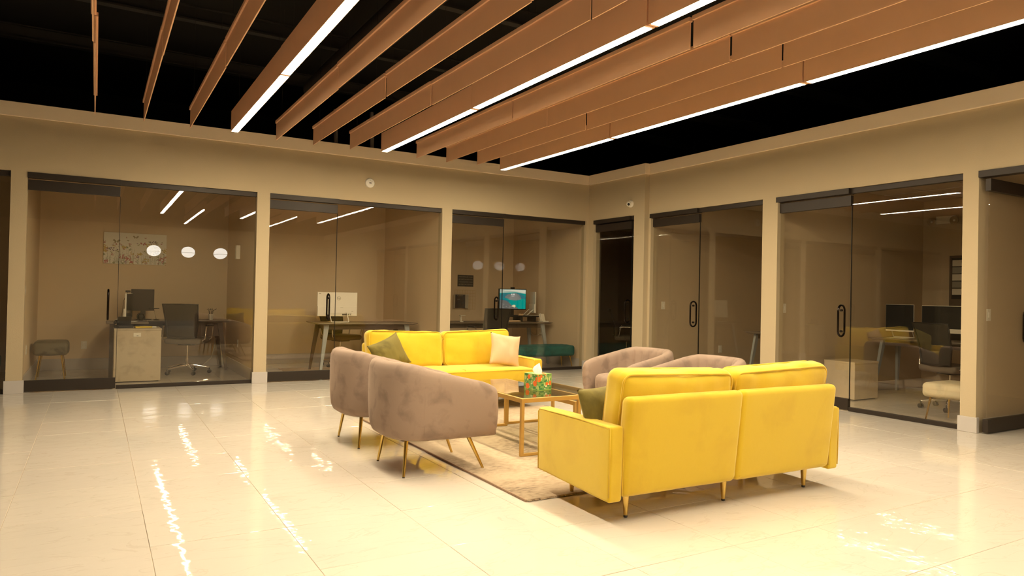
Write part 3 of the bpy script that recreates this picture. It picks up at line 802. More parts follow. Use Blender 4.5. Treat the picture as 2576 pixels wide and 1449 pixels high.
# ------------------------------------------------------------------ barrel armchairs
def sstep(a, b, x): k = max(0, min(1, (x-a)/(b-a))); return k*k*(3-2*k)
def make_barrel():
    t = thing('barrel_armchair', 'x', 'armchair', (0, 0, 0), 0, 'taupe velvet barrel armchairs')
    hw, yf, yb, ys = .385, .375, -.362, -.01
    # outer plan path left front -> back -> right front
    path = []
    n1, n2 = 12, 44
    for i in range(n1): path.append((-hw-.004*math.sin(PI*i/n1), yf+(ys-yf)*i/n1))
    ex = 2.5
    for i in range(n2+1):
        a = PI+PI*i/n2; c, s = math.cos(a), math.sin(a)
        path.append((hw*math.copysign(abs(c)**(2/ex), c), ys+(ys-yb)*math.copysign(abs(s)**(2/ex), s)))
    for i in range(n1-1, -1, -1): path.append((hw+.004*math.sin(PI*i/n1), yf+(ys-yf)*i/n1))
    # even resample
    P = [Vector((x, y, 0)) for x, y in path]; L = [0]
    for a, b in zip(P, P[1:]): L.append(L[-1]+(b-a).length)
    NS = 132; Q = []
    for i in range(NS+1):
        s = L[-1]*i/NS; k = max(j for j in range(len(L)) if L[j] <= s+1e-9); k = min(k, len(P)-2)
        Q.append(P[k].lerp(P[k+1], (s-L[k])/max(1e-9, L[k+1]-L[k])))
    bm = B(); rings = []
    def ring(p, nrm, tan, ch, capoff=0., shrink=0.):
        y = p.y
        zt = .748-.150*max(0, min(1, (y+.27)/.65))
        u = max(0, min(1, (y+abs(capoff)-.27)/.15)); zt -= .055*(1-math.sqrt(max(0, 1-u*u*.98)))
        T_ = .085+.03*sstep(.1, -.3, y)
        zb = .245
        out = [(.10, zb), (.055, zb-.004), (.022, zb+.018), (.006, zb+.055), (0, zb+.11), (-.004, .45), (0, zt-.10), (.006, zt-.05), (.020, zt-.018), (.042, zt-.003), (T_-.035, zt-.002), (T_-.014, zt-.018), (T_+ch*.5, zt-.05), (T_+.004+ch, zt-.10), (T_+.010+ch, .43), (T_+.012, .30), (T_+.012, zb)]
        flare = .010
        cx = (T_)/2; cz = (zb+zt)/2; R_ = []
        for o_, z in out:
            if shrink:
                dx, dz = o_-cx, z-cz
                o_ = cx+math.copysign(max(0, abs(dx)-shrink), dx); z = cz+math.copysign(max(0, abs(dz)-shrink*1.1), dz) if z > cz else z+shrink*.35
            o_ = o_+flare*(1-(z-zb)/(zt-zb))*1.2
            R_.append(bm.verts.new(p - nrm*o_ + tan*capoff + Vector((0, 0, z))))
        return R_
    NCH = 15
    for i, p in enumerate(Q):
        a, b = Q[max(0, i-1)], Q[min(NS, i+1)]; tan = (b-a).normalized(); nrm = Vector((-tan.y, tan.x, 0))
        if nrm.dot(p-Vector((0, .1, 0))) < 0: nrm = -nrm
        f = i/NS; ph = (f*NCH) % 1; ch = -.013*(1-abs(math.cos(PI*ph)))*0 + .012*(abs(math.sin(PI*ph))**.5) - .012
        if f < .10 or f > .90: ch = 0
        if i == 0:
            for k in range(4, 0, -1):
                an = PI/2*k/4; rings.append(ring(p, nrm, -tan, 0, .035*math.sin(an), .035*(1-math.cos(an))))
        rings.append(ring(p, nrm, tan, ch))
        if i == NS:
            for k in range(1, 5):
                an = PI/2*k/4; rings.append(ring(p, nrm, tan, 0, .035*math.sin(an), .035*(1-math.cos(an))))
    m = len(rings[0])
    for A, B_ in zip(rings, rings[1:]):
        for k in range(m): bm.faces.new((A[k], A[(k+1) % m], B_[(k+1) % m], B_[k]))
    bm.faces.new(rings[0]); bm.faces.new(rings[-1][::-1])
    sh = obj('shell', bm, TAUPE, t, smooth=True, auto=60)
    # fine vertical seams on the outside
    bm = B()
    for i in (34, 98):
        p = Q[i]; a, b = Q[i-1], Q[i+1]; tan = (b-a).normalized(); nrm = Vector((-tan.y, tan.x, 0))
        if nrm.dot(p-Vector((0, .1, 0))) < 0: nrm = -nrm
        zt = .748-.150*max(0, min(1, (p.y+.30)/.70))
        tube(bm, [p-nrm*.014+Vector((0, 0, .29)), p-nrm*.010+Vector((0, 0, .36)), p+nrm*.0015-nrm*.0035+Vector((0, 0, .47)), p-nrm*.0045+Vector((0, 0, zt-.09)), p-nrm*.012+Vector((0, 0, zt-.035))], .0018, 5)
    obj('seam', bm, TAUPE, sh, smooth=True)
    # seat: D-shaped cushion with domed top
    bm = B(); prof = [(.0, .235), (.90, .236), (.985, .262), (1.0, .31), (1.0, .375), (.985, .410), (.94, .432), (.80, .447), (.55, .455), (.25, .458), (0.0, .459)]
    out = []
    for i in range(48):
        a = 2*PI*i/48; c, s = math.cos(a), math.sin(a)
        e_ = 3.6; x = .292*math.copysign(abs(c)**(2/e_), c); y = .335*math.copysign(abs(s)**(2/e_), s)
        if y > 0: y = y*.98+.02*math.cos(x/.292*PI/2)
        out.append((x, y+.045))
    rg = []
    for k, z in prof:
        if k == 0.0: rg.append([bm.verts.new((0, .045, z))])
        else: rg.append([bm.verts.new((x*k, .045+(y-.045)*k, z+.004*noise.noise(Vector((x*k*6, y*k*6, 1))))) for x, y in out])
    for A, B_ in zip(rg, rg[1:]):
        for k in range(48):
            if len(A) == 1: bm.faces.new((A[0], B_[(k+1) % 48], B_[k]))
            elif len(B_) == 1: bm.faces.new((A[k], A[(k+1) % 48], B_[0]))
            else: bm.faces.new((A[k], A[(k+1) % 48], B_[(k+1) % 48], B_[k]))
    obj('seat', bm, TAUPE, t, smooth=True)
    for sx in (-1, 1):
        for sy in (-1, 1):
            f0 = Vector((sx*.262, .062+sy*.290, 0)); f1 = Vector((sx*.215, .02+sy*.215, .26))
            bm = B(); d = f1-f0
            tube(bm, [f0+d*.02, f0+d*.5, f1], [.0085, .0115, .0155], 12)
            l = obj('leg', bm, GOLD, t, smooth=True, auto=50)
            bm = B(); tube(bm, [f0, f0+d*.025], [.0085, .009], 10); obj('foot_cap', bm, TIP, l, smooth=True, auto=50)
    return t
ch = make_barrel()
copy_tree(ch, (1.995, 5.53, 0), -PI/2, 'taupe barrel armchair on the left, farther of the left pair')
copy_tree(ch, (4.875, 5.72, 0), PI/2, 'taupe barrel armchair on the right, its seat visible, farther of right pair', scale=(1, 1, .90))
copy_tree(ch, (4.815, 4.72, 0), PI/2, 'taupe barrel armchair just behind the front sofa, nearer of right pair', scale=(1, 1, .90))
ch['label'] = 'taupe barrel armchair nearest the viewer on the left, outer shell visible'
ch.location = (1.985, 4.565, 0); ch.rotation_euler = (0, 0, -PI/2-math.radians(1.5))

# ------------------------------------------------------------------ coffee tables
def coffee(label, x0, x1, y0, y1, h):
    t = thing('coffee_table', label, 'coffee table', (x0, y0, 0.0), 0, 'nesting glass coffee tables')
    W, D = x1-x0, y1-y0; s = .026; zr = .0135
    bm = B(); box(bm, 0, W, 0, s, h-.032, h, .0015); box(bm, 0, W, D-s, D, h-.032, h, .0015); box(bm, 0, s, s, D-s, h-.032, h, .0015); box(bm, W-s, W, s, D-s, h-.032, h, .0015)
    obj('top_frame', bm, BRASS, t)
    for x in (0, W-s):
        for y in (0, D-s): obj('leg', box(B(), x, x+s, y, y+s, zr, h-.031, .0015), BRASS, t)
    for y in (0, D-s): obj('base_bar', box(B(), s-.001, W-s+.001, y+.0015, y+s-.0015, zr, zr+.02, .0015), BRASS, t)
    obj('glass_top', box(B(), s-.004, W-s+.004, s-.004, D-s+.004, h-.004, h+.003), TGLASS, t)
    return t
coffee('taller gold framed coffee table with smoked glass top holding the tissue box', 2.725, 3.265, 4.45, 5.60, .44)
coffee('lower gold framed glass coffee table tucked at the right of the taller one', 3.285, 3.82, 4.56, 5.66, .372)

def tissue_material():
    m = bpy.data.materials.new('orange_grove_print'); m.use_nodes = True; N, L = nodes(m); b = N['Principled BSDF']; b.inputs['Roughness'].default_value = .45
    tc = N.new('ShaderNodeTexCoord')
    def vor(sc, loc, stretch, th):
        mp = N.new('ShaderNodeMapping'); mp.inputs['Location'].default_value = loc; mp.inputs['Scale'].default_value = stretch; mp.inputs['Rotation'].default_value = (.5, .6, .4)
        v = N.new('ShaderNodeTexVoronoi'); v.inputs['Scale'].default_value = sc; L.new(tc.outputs['Object'], mp.inputs[0]); L.new(mp.outputs[0], v.inputs['Vector'])
        lt = N.new('ShaderNodeMath'); lt.operation = 'LESS_THAN'; lt.inputs[1].default_value = th; L.new(v.outputs['Distance'], lt.inputs[0]); return lt.outputs[0]
    last = None
    for fac, colr in ((vor(24, (1, 2, 3), (1, 1, 2.4), .42), (.05, .22, .06)), (vor(20, (4, .3, 1), (2.6, 1, 1), .33), (.62, .62, .22)), (vor(26, (.5, 3, 2), (1, 2.8, 1.2), .27), (.80, .74, .45)), (vor(14, (2.2, 1.1, 0), (1, 1, 1), .34), (.85, .17, .02))):
        mx = N.new('ShaderNodeMixRGB'); L.new(fac, mx.inputs[0]); mx.inputs[2].default_value = (*colr, 1)
        if last is None: mx.inputs[1].default_value = (.20, .38, .10, 1)
        else: L.new(last, mx.inputs[1])
        last = mx.outputs[0]
    L.new(last, b.inputs['Base Color']); return m
t = thing('tissue_box', 'green tissue box printed with oranges and leaves on the glass table', 'tissue box', (3.125, 4.86, .4435), math.radians(9))
bw = .073; bh = .128
obj('carton', box(B(), -bw, bw, -bw-.008, bw+.008, 0, bh, .001), tissue_material(), t)
EDG = mat('light_green_card', (.30, .50, .10), .5)
bm = B()
for sx in (-1, 1):
    for sy in (-1, 1): box(bm, sx*bw-.0018, sx*bw+.0018, sy*(bw+.008)-.0018, sy*(bw+.008)+.0018, 0, bh)
for z in (.002, bh-.001):
    for sy in (-1, 1): box(bm, -bw, bw, sy*(bw+.008)-.0012, sy*(bw+.008)+.0012, z-.0018, z+.0018)
    for sx in (-1, 1): box(bm, sx*bw-.0012, sx*bw+.0012, -bw-.008, bw+.008, z-.0018, z+.0018)
obj('edge_border', bm, EDG, t)
bm = B(); lathe(bm, [(.045, bh), (.045, bh+.0012), (.030, bh+.0013), (.030, bh)], (0, 0, 0), 24)
for v in bm.verts: v.co.x *= .6
obj('slot_liner', bm, WHITE, t)
bm = B(); n = 24; rg = []
for j in range(9):
    f = j/8; R_ = (.030, .036, .040, .040, .036, .029, .020, .011, .002)[j]; z = bh-.004+f*.088
    rg.append([bm.verts.new((R_*.62*math.cos(2*PI*k/n)*(1+.35*math.sin(3*2*PI*k/n+f*2))+.004*f, R_*math.sin(2*PI*k/n)*(1+.25*math.cos(5*2*PI*k/n+f*3))+.012*math.sin(f*PI)-.01*f, z+.006*math.sin(k*1.7)*(1-f))) for k in range(n)])
for A, B_ in zip(rg, rg[1:]):
    for k in range(n): bm.faces.new((A[k], A[(k+1) % n], B_[(k+1) % n], B_[k]))
obj('tissue', bm, mat('tissue_paper', (.88, .85, .80), .9), t, smooth=True)

# ------------------------------------------------------------------ office furniture builders
def make_bench(name, label, cat, m, x0, x1, y0, y1, zt, hs, tuft=0, group=None):
    t = thing(name, label, cat, ((x0+x1)/2, (y0+y1)/2, 0), 0, group)
    W, D = x1-x0, y1-y0
    bm = B(); soft(bm, 0, 0, zt-hs/2, W, D, hs, .045, (.006, .006, .010), n=16, wr=.004, ws=9)
    if tuft:
        for v in bm.verts:
            if v.co.z > zt-.03:
                for k in range(tuft):
                    for yy in (-D*.22, D*.22):
                        cx = -W/2+W*(k+.5)/tuft; d2 = (v.co.x-cx)**2+(v.co.y-yy)**2; v.co.z -= .018*math.exp(-d2/.0016)
    obj('seat', bm, m, t, smooth=True)
    zl = zt-hs+.01
    for sx in (-1, 1):
        for sy in (-1, 1):
            bm = B(); tube(bm, [(sx*(W/2-.035), sy*(D/2-.03), 0.001), (sx*(W/2-.075), sy*(D/2-.06), zl)], [.007, .012], 10); obj('leg', bm, GOLD, t, smooth=True, auto=50)
    return t
def make_desk(label, x0, x1, y0, y1, z=.74, mats=(LEGG, LEGG, LEGG, LEGG), group=None, rz=0):
    cx, cy = (x0+x1)/2, (y0+y1)/2
    t = thing('office_desk', label, 'desk', (cx, cy, 0), rz, group)
    W, D = x1-x0, y1-y0
    bm = B(); vs = []
    for zz, ins in ((z-.030, .05), (z-.008, 0), (z, .002)):
        vs.append([bm.verts.new((sx*(W/2-ins), sy*(D/2-ins), zz)) for sx, sy in ((-1, -1), (1, -1), (1, 1), (-1, 1))])
    for A, B_ in zip(vs, vs[1:]):
        for k in range(4): bm.faces.new((A[k], A[(k+1) % 4], B_[(k+1) % 4], B_[k]))
    bm.faces.new(vs[0][::-1]); bm.faces.new(vs[-1])
    obj('desktop', bm, DESK, t)
    bm = B(); a, b = W/2-.16, D/2-.13
    box(bm, -a, a, -b, -b+.02, z-.10, z-.03); box(bm, -a, a, b-.02, b, z-.10, z-.03); box(bm, -a, -a+.02, -b+.02, b-.02, z-.10, z-.03); box(bm, a-.02, a, -b+.02, b-.02, z-.10, z-.03)
    obj('apron', bm, LEGB, t)
    k = 0
    for sx, sy in ((-1, -1), (1, -1), (1, 1), (-1, 1)):
        bm = B(); top = Vector((sx*(W/2-.15), sy*(D/2-.12), z-.03)); ft = Vector((sx*(W/2-.055), sy*(D/2-.05), 0.001))
        tv = [bm.verts.new(top+Vector((ax, ay, 0))) for ax, ay in ((-.036, -.02), (.036, -.02), (.036, .02), (-.036, .02))]
        fv = [bm.verts.new(ft+Vector((ax, ay, 0))) for ax, ay in ((-.016, -.014), (.016, -.014), (.016, .014), (-.016, .014))]
        for q_ in range(4): bm.faces.new((fv[q_], fv[(q_+1) % 4], tv[(q_+1) % 4], tv[q_]))
        bm.faces.new(tv); bm.faces.new(fv[::-1]); obj('leg', bm, mats[k], t); k += 1
    return t
def make_office_chair(label, loc, rz, seatm=SEATG, group='office chairs at the desks'):
    """local +y is the way the sitter faces"""
    t = thing('office_chair', label, 'office chair', loc, rz, group)
    bm = B(); soft(bm, 0, .02, .47, .50, .48, .085, .04, (0, 0, .008), n=10, wr=.003, ws=7); obj('seat', bm, seatm, t, smooth=True)
    bm = B(); g = []
    for i in range(13):
        u = -1+2*i/12; row = []
        for j in range(13):
            v = j/12; wdt = .19+.045*v; x = u*wdt; y = -.215-.10*v-.03*(1-u*u)+.035*math.sin(v*PI); z = .52+.46*v
            row.append(bm.verts.new((x, y, z)))
        g.append(row)
    for i in range(12):
        for j in range(12): bm.faces.new((g[i][j], g[i+1][j], g[i+1][j+1], g[i][j+1]))
    bmesh.ops.solidify(bm, geom=bm.faces[:], thickness=.012)
    bk = obj('backrest', bm, MESH, t, smooth=True, auto=60)
    bm = B(); edge = [g_ for g_ in [(-.19, -.215, .52), (-.21, -.225, .70), (-.235, -.31, .985), (0, -.345, .985), (.235, -.31, .985), (.21, -.225, .70), (.19, -.215, .52), (0, -.245, .515)]]
    tube(bm, edge, .011, 8, closed=True); obj('back_frame', bm, DARKP, bk, smooth=True)
    for s in (-1, 1):
        bm = B(); tube(bm, [(s*.22, -.16, .46), (s*.285, -.15, .50), (s*.29, -.12, .655), (s*.29, -.09, .675), (s*.29, .15, .675), (s*.29, .18, .66), (s*.275, .17, .50), (s*.22, .14, .46)], .0105, 8)
        a = obj('armrest', bm, CHROME, t, smooth=True); tag(a, 'chrome loop armrest')
        bm = B(); soft(bm, s*.29, .03, .69, .05, .24, .025, .012, n=4); obj('arm_pad', bm, DARKP, a, smooth=True)
    bm = B(); tube(bm, [(0, 0, .10), (0, 0, .22)], .026, 14); tube(bm, [(0, 0, .22), (0, 0, .43)], .015, 12); obj('gas_column', bm, CHROME, t, smooth=True, auto=50)
    bm = B(); box(bm, -.10, .10, -.10, .12, .405, .435, .006); obj('tilt_plate', bm, DARKP, t)
    bm = B()
    for k in range(5):
        a = 2*PI*k/5+.3; c, s = math.cos(a), math.sin(a)
        tube(bm, [(0, 0, .12), (c*.12, s*.12, .115), (c*.295, s*.295, .082)], [.022, .019, .012], 8)
    obj('star_base', bm, CHROME, t, smooth=True, auto=50)
    for k in range(5):
        a = 2*PI*k/5+.3; c, s = math.cos(a)*.295, math.sin(a)*.295
        bm = B()
        for o_ in (-.014, .014):
            lathe(bm, [(.010, o_-.008), (.026, o_-.007), (.026, o_+.007), (.010, o_+.008)], (c, s, .027), 12, 'x' if False else 'y')
        tube(bm, [(c, s, .03), (c, s, .085)], .008, 6)
        obj('caster', bm, DARKP, t, smooth=True, auto=40)
    return t
def make_cabinet(label, x0, x1, y0, y1, h, m, lock=True):
    t = thing('filing_cabinet', label, 'cabinet', (x0, y0, 0)); W, D = x1-x0, y1-y0
    obj('body', box(B(), 0, W, 0, D, .012, h-.022, .002), m, t)
    obj('top_panel', box(B(), -.004, W+.004, -.006, D, h-.022, h, .002), m, t)
    obj('plinth', box(B(), .02, W-.02, .02, D-.02, 0.001, .012), DARKP, t)
    obj('end_panel', box(B(), 0, .035, -.004, 0, .012, h-.022, .001), m, t)
    if lock:
        f = obj('lock_plate', box(B(), W*.40, W*.40+.085, -.006, -.0005, h-.105, h-.055, .001), WHITE2, t)
        obj('keyhole', box(B(), W*.40+.034, W*.40+.056, -.0075, -.006, h-.094, h-.088), TIP, f)
    return t
def make_aio(label, loc, rz, back=WHITE, front=SCREEN, w=.62, h=.36, logo=False, standc=WHITE, group=None, zb=.09):
    """all-in-one; local -y is the back, +y the screen"""
    t = thing('computer_monitor', label, 'monitor', loc, rz, group)
    obj('casing', box(B(), -w/2, w/2, -.018, 0, zb, zb+h, .004), back, t)
    obj('rear_bulge', box(B(), -w/2+.004, w/2-.004, -.034, -.018, zb+.004, zb+h*.42, .004), back, t)
    obj('screen', box(B(), -w/2+.004, w/2-.004, 0, .003, zb+.02, zb+h-.004), front, t)
    bm = B(); pts = [(-.14, -.03, zb+.055), (-.14+.01, -.05, zb+.055), (-.125, -.15, .010), (-.115, -.155, .008), (.13, -.155, .008), (.14, -.15, .012), (.14, -.05, zb+.055), (.13, -.03, zb+.055)]
    tube(bm, pts, .008, 8, closed=True)
    box(bm, -.12, .12, -.10, .10, 0.001, .005, .001)
    obj('stand', bm, standc, t, smooth=True, auto=40)
    return t

# ---- office 1
make_bench('ottoman', 'grey green velvet ottoman with gold legs in the first office', 'ottoman', MOSS, -.665, -.285, 10.70, 11.20, .49, .175)
make_cabinet('limed oak filing cabinet with white lock plate in the first office', .215, .745, 10.17, 10.68, .682, OAK)
t = make_desk('dark wood desk against the first office back wall with a return', .30, 1.76, 11.22, 11.86, .74, (LEGB,)*4, 'desks in the offices')
bm = B(); box(bm, -.90, -.40, -.82, -.321, .715, .74, .003); obj('return_top', bm, DESK, t)
bm = B(); box(bm, -.86, -.80, -.80, -.74, .001, .715); obj('return_leg', bm, LEGB, t)
obj('modesty_panel', box(B(), -.62, .60, -.20, -.185, .50, .71, .002), LEGB, t)
make_office_chair('office chair with dark mesh back at the first office desk', (1.14, 10.98, 0), math.radians(-25))
make_aio('white screen seen nearly edge on beside the black screen, first office', (.40, 10.93, .7405), math.radians(-101), w=.46, h=.35, zb=.03, group='screens on the office desks')
t = thing('computer_monitor', 'black screen on a stand at the back of the first office desk', 'monitor', (.60, 11.55, .7405), math.radians(5), 'screens on the office desks')
obj('casing', box(B(), -.16, .14, -.01, .015, .13, .44, .003), DARKP, t); obj('screen', box(B(), -.155, .135, -.012, -.010, .14, .435), mat('brown_black_screen', (.022, .012, .009), .45, spec=.2), t)
obj('stand', box(B(), -.03, .03, -.01, .02, .01, .16), DARKP, t); obj('stand_foot', box(B(), -.10, .10, -.08, .08, .001, .010, .002), DARKP, t)
t = thing('webcam', 'small webcam on a wire stalk left of the white edge-on screen', 'webcam', (.375, 10.80, 1.145))
obj('camera_body', box(B(), -.03, .03, -.012, .012, -.008, .018, .004), DARKP, t); bm = B(); tube(bm, [(0, 0, 0), (-.05, -.02, -.12), (-.06, -.02, -.26), (-.08, -.02, -.385), (-.09, -.02, -.403)], .0025, 6); obj('stalk', bm, DARKP, t, smooth=True)
t = thing('desk_phone', 'black desk phone at the left end of the first office cabinet', 'telephone', (.33, 10.38, .6825), .3)
obj('base', box(B(), -.10, .08, -.08, .08, 0, .035, .006), DARKP, t); bm = B(); box(bm, -.09, .07, .0, .015, .03, .15, .003); bm.transform(Matrix.Rotation(.35, 4, 'X')); obj('keypad_screen', bm, DARKP, t)
bm = B(); tube(bm, [(-.09, -.05, .06), (-.09, -.02, .085), (-.09, .04, .085), (-.09, .075, .06)], .018, 8); obj('handset', bm, DARKP, t, smooth=True)
t = thing('paper_packet', 'yellow and white packet lying on the first office cabinet', 'packet', (.56, 10.30, .6825), .1)
bm = B(); soft(bm, -.02, 0, .012, .20, .09, .022, .010, n=6, wr=.004, ws=20); obj('wrapper', bm, mat('yellow_wrapper', (.75, .55, .05), .5), t, smooth=True)
bm = B(); soft(bm, .09, 0, .011, .09, .06, .018, .008, n=5); obj('paper_end', bm, WHITE, t, smooth=True)
t = thing('round_speaker', 'dark round speaker ball on the first office desk', 'speaker', (.56, 11.32, .7405)); bm = B(); bmesh.ops.create_uvsphere(bm, u_segments=16, v_segments=10, radius=.055, matrix=Matrix.Translation((0, 0, .052))); obj('ball', bm, SCREEN, t, smooth=True); obj('foot_ring', lathe(B(), [(.03, .0), (.03, .006), (.02, .008)], (0, 0, 0), 16), DARKP, t)
t = thing('desk_lamp', 'small black lamp on a thin stem beside the round speaker', 'desk lamp', (.76, 11.35, .7405)); obj('base', lathe(B(), [(.038, 0), (.038, .008), (.01, .018), (.0, .018)], (0, 0, 0), 20), DARKP, t, smooth=True, auto=40)
bm = B(); tube(bm, [(0, 0, .012), (-.02, 0, .09), (-.035, 0, .165)], .003, 6); obj('stem', bm, CHROME, t, smooth=True); obj('lamp_head', box(B(), -.10, .035, -.03, .03, .163, .172, .003), DARKP, t)
t = thing('pen_tray', 'small gold tray on the first office desk beside the office chair', 'tray', (.98, 11.40, .7405)); bm = B(); lathe(bm, [(.0, .006), (.055, .006), (.07, .022), (.073, .022), (.057, .001), (.0, .001)], (0, 0, 0), 20); obj('dish', bm, GOLD, t, smooth=True, auto=40)
t = thing('cable', 'pale floor cable curving behind the first office chair', 'cable'); bm = B(); tube(bm, [(1.28, 11.62, .004), (1.42, 11.68, .03), (1.56, 11.78, .14), (1.62, 11.86, .30), (1.63, 11.95, .42)], .006, 6); obj('cord', bm, WHITE2, t, smooth=True)
t = thing('pen_cup', 'glass cup with curly dark pens at right end of first desk', 'pen cup', (1.50, 11.45, .7405)); obj('cup', lathe(B(), [(.03, 0), (.036, .09), (.033, .09), (.028, .005)], (0, 0, 0), 16), WHITE2, t, smooth=True, auto=40)
bm = B()
for k in range(5): a = k*1.3; tube(bm, [(0.01*math.cos(a), .01*math.sin(a), .01), (.03*math.cos(a), .03*math.sin(a), .13), (.05*math.cos(a)+.02*k-.03, .045*math.sin(a), .17), (.05*math.cos(a)+.02*k-.05, .045*math.sin(a), .155)], .0035, 6)
obj('pens', bm, DARKP, t, smooth=True)

# ---- office 2
make_desk('walnut desk holding the big white computer in the second office', 2.80, 4.36, 10.27, 10.98, .74, (LEGG, LEGG, LEGB, LEGB), 'desks in the offices')
t = make_aio('large white all-in-one computer seen from behind with round logo, second office', (3.172, 10.62, .7405), 0, w=.612, h=.365, group='screens on the office desks')
bm = B(); tube(bm, [(.02+.027*math.cos(2*PI*k/32), -.0183, .365+.027*math.sin(2*PI*k/32)) for k in range(32)], .0022, 6, closed=True); obj('logo_ring', bm, GREYP, t, smooth=True)
text_part('hp', .042, GREYP, t, (.02, -.0190, .366), (PI/2, 0, 0), None)
bm = B(); box(bm, -.285, -.255, -.0192, -.0182, .428, .436); box(bm, .215, .24, -.0352, -.0342, .16, .166); box(bm, .04, .08, -.0352, -.0342, .222, .226); obj('label_print', bm, GREYP, t)
bm = B(); box(bm, -.19, .225, -.0352, -.034, .095, .145); obj('port_recess', bm, WHITE2, t); bm = B(); box(bm, .07, .17, -.0362, -.035, .105, .128); box(bm, .19, .20, -.0362, -.035, .105, .13); obj('port', bm, TIP, t)
make_office_chair('brown office chair behind the second office desk', (3.44, 11.30, 0), PI+.35, mat('brown_leather', (.12, .065, .035), .5))
make_cabinet('pale filing cabinet behind the right end of the second desk', 4.0, 4.38, 11.25, 11.85, .61, OAKL)
make_rug = thing('office_rug', 'patterned grey rug under the second office desk', 'rug'); obj('pile', box(B(), 2.45, 3.95, 10.05, 11.2, .001, .006, .001), RUG, make_rug)

# ---- office 3
make_desk('long grey walnut desk along the third office back', 4.62, 7.02, 10.46, 11.16, .74, (LEGG,)*4, 'desks in the offices')
make_bench('tufted_bench', 'teal tufted velvet bench with gold legs inside the third office', 'bench', TEAL, 5.86, 6.99, 9.72, 10.10, .385, .175, 6)
make_office_chair('dark mesh office chair left of the lit screen in the third office', (5.50, 10.06, 0), .0)
t = thing('monitor_riser', 'black riser stand on the third office desk under the screens', 'monitor riser', (6.60, 10.86, .7405)); obj('shelf', box(B(), -.30, .33, -.14, .14, .085, .105, .003), DARKP, t); obj('left_foot', box(B(), -.10, -.04, -.12, .12, 0, .085), DARKP, t); obj('right_foot', box(B(), .20, .24, -.12, .12, 0, .085), DARKP, t)
t = thing('computer_monitor', 'lit screen showing a teal lake and the time, third office', 'monitor', (6.44, 10.90, .8465), 0, 'screens on the office desks')
obj('casing', box(B(), -.283, .283, 0, .03, .10, .475, .003), DARKP, t); obj('stand', box(B(), -.03, .03, .005, .03, .006, .14), DARKP, t); obj('stand_foot', box(B(), -.12, .12, -.08, .10, 0, .008), DARKP, t)
EM = [emitter('screen_'+n_, c_, .13) for n_, c_ in (('sky', (.30, .36, .30)), ('cloud', (.50, .50, .40)), ('mountain', (.13, .14, .13)), ('water', (.0, .22, .19)), ('deep', (.01, .12, .16)), ('rock', (.10, .10, .09)), ('pale', (.55, .47, .28)), ('white', (.85, .85, .8)), ('ridge', (.02, .13, .15)), ('scree', (.24, .23, .20)))]
bm = B()
def sp(pts, k, mi): poly(bm, [((u-.5)*.54, .118+v*.345) for u, v in pts], -.001-.0002*k, mi)
sp([(0, 0), (1, 0), (1, 1), (0, 1)], 0, 3)
sp([(0, .80), (.3, .83), (.6, .86), (1, .78), (1, 1), (0, 1)], 1, 0)
sp([(.05, .88), (.35, .93), (.62, .90), (.9, .83), (1, .86), (1, .97), (.5, .99), (.2, .96)], 2, 1)
sp([(0, .70), (.06, .78), (.2, .81), (.42, .78), (.62, .83), (.8, .80), (.92, .70), (1, .62), (1, .52), (0, .52)], 3, 8)
sp([(.18, .60), (.30, .74), (.45, .80), (.62, .82), (.74, .74), (.80, .62), (.84, .52), (.70, .45), (.55, .43), (.38, .48)], 4, 2)
for k in range(14): u = .34+.035*k; sp([(u, .47), (u+.012, .46), (.52+(u-.52)*.4, .76), (.515+(u-.52)*.4, .76)], 5, 9)
sp([(.0, .52), (.14, .50), (.28, .46), (.40, .40), (.30, .34), (.15, .42), (0, .44)], 5, 4)
sp([(0, 0), (.72, 0), (.66, .08), (.52, .14), (.42, .22), (.36, .32), (.26, .40), (.14, .45), (0, .48)], 6, 5)
for k in range(22): 
    u = random.uniform(.02, .42); v = random.uniform(.04, .36); 
    if v < .44-u*.8: sp([(u, v), (u+.05, v-.03), (u+.06, v-.015), (u+.02, v+.01)], 7, 9 if k % 2 else 2)
sp([(.44, .13), (.52, .21), (.60, .20), (.61, .12), (.57, .06), (.52, .10)], 8, 6)
obj('screen_image', bm, EM, t)
text_part('4:46', .042, EM[7], t, (0.0, -.0035, .375), (PI/2, 0, 0), .075, .0003)
obj('caption_line', box(B(), -.03, .03, -.0040, -.003, .345, .349), EM[7], t)
t2 = thing('webcam', 'small black webcam on top of the lit lake screen', 'webcam', (6.44, 10.912, 1.3225)); obj('camera_body', box(B(), -.035, .035, -.02, .02, 0, .028, .006), DARKP, t2); bm = B(); tube(bm, [(0, -.019, .014), (0, -.026, .014)], .010, 12); obj('lens', bm, SCREEN, t2)
make_aio('white screen turned edge on right of the lit lake screen', (6.86, 10.87, .8465), math.radians(-106), w=.34, h=.38, zb=.05, group='screens on the office desks')
t = thing('desk_phone', 'white desk phone on the desk right of the lit lake screen', 'telephone', (6.93, 10.62, .7405)); bm = B(); box(bm, -.06, .06, -.07, .07, 0, .02, .004); obj('base', bm, WHITE, t); bm = B(); box(bm, -.055, .055, -.006, .006, 0, .14, .004); bm.transform(Matrix.Translation((0, .03, .015)) @ Matrix.Rotation(-.45, 4, 'X')); obj('screen_panel', bm, WHITE2, t)
bm = B(); tube(bm, [(-.04, .0, .03), (-.04, .03, .10), (-.04, .06, .15)], .012, 8); obj('handset', bm, WHITE, t, smooth=True)
t = thing('computer_mouse', 'pale mouse on the black riser below the lit lake screen', 'mouse', (6.52, 10.75, .8465)); bm = B(); soft(bm, 0, 0, .017, .10, .06, .034, .016, n=6); obj('shell', bm, SAND, t, smooth=True); bm = B(); box(bm, -.001, .001, -.03, -.005, .030, .0355); obj('button_gap', bm, TIP, t)
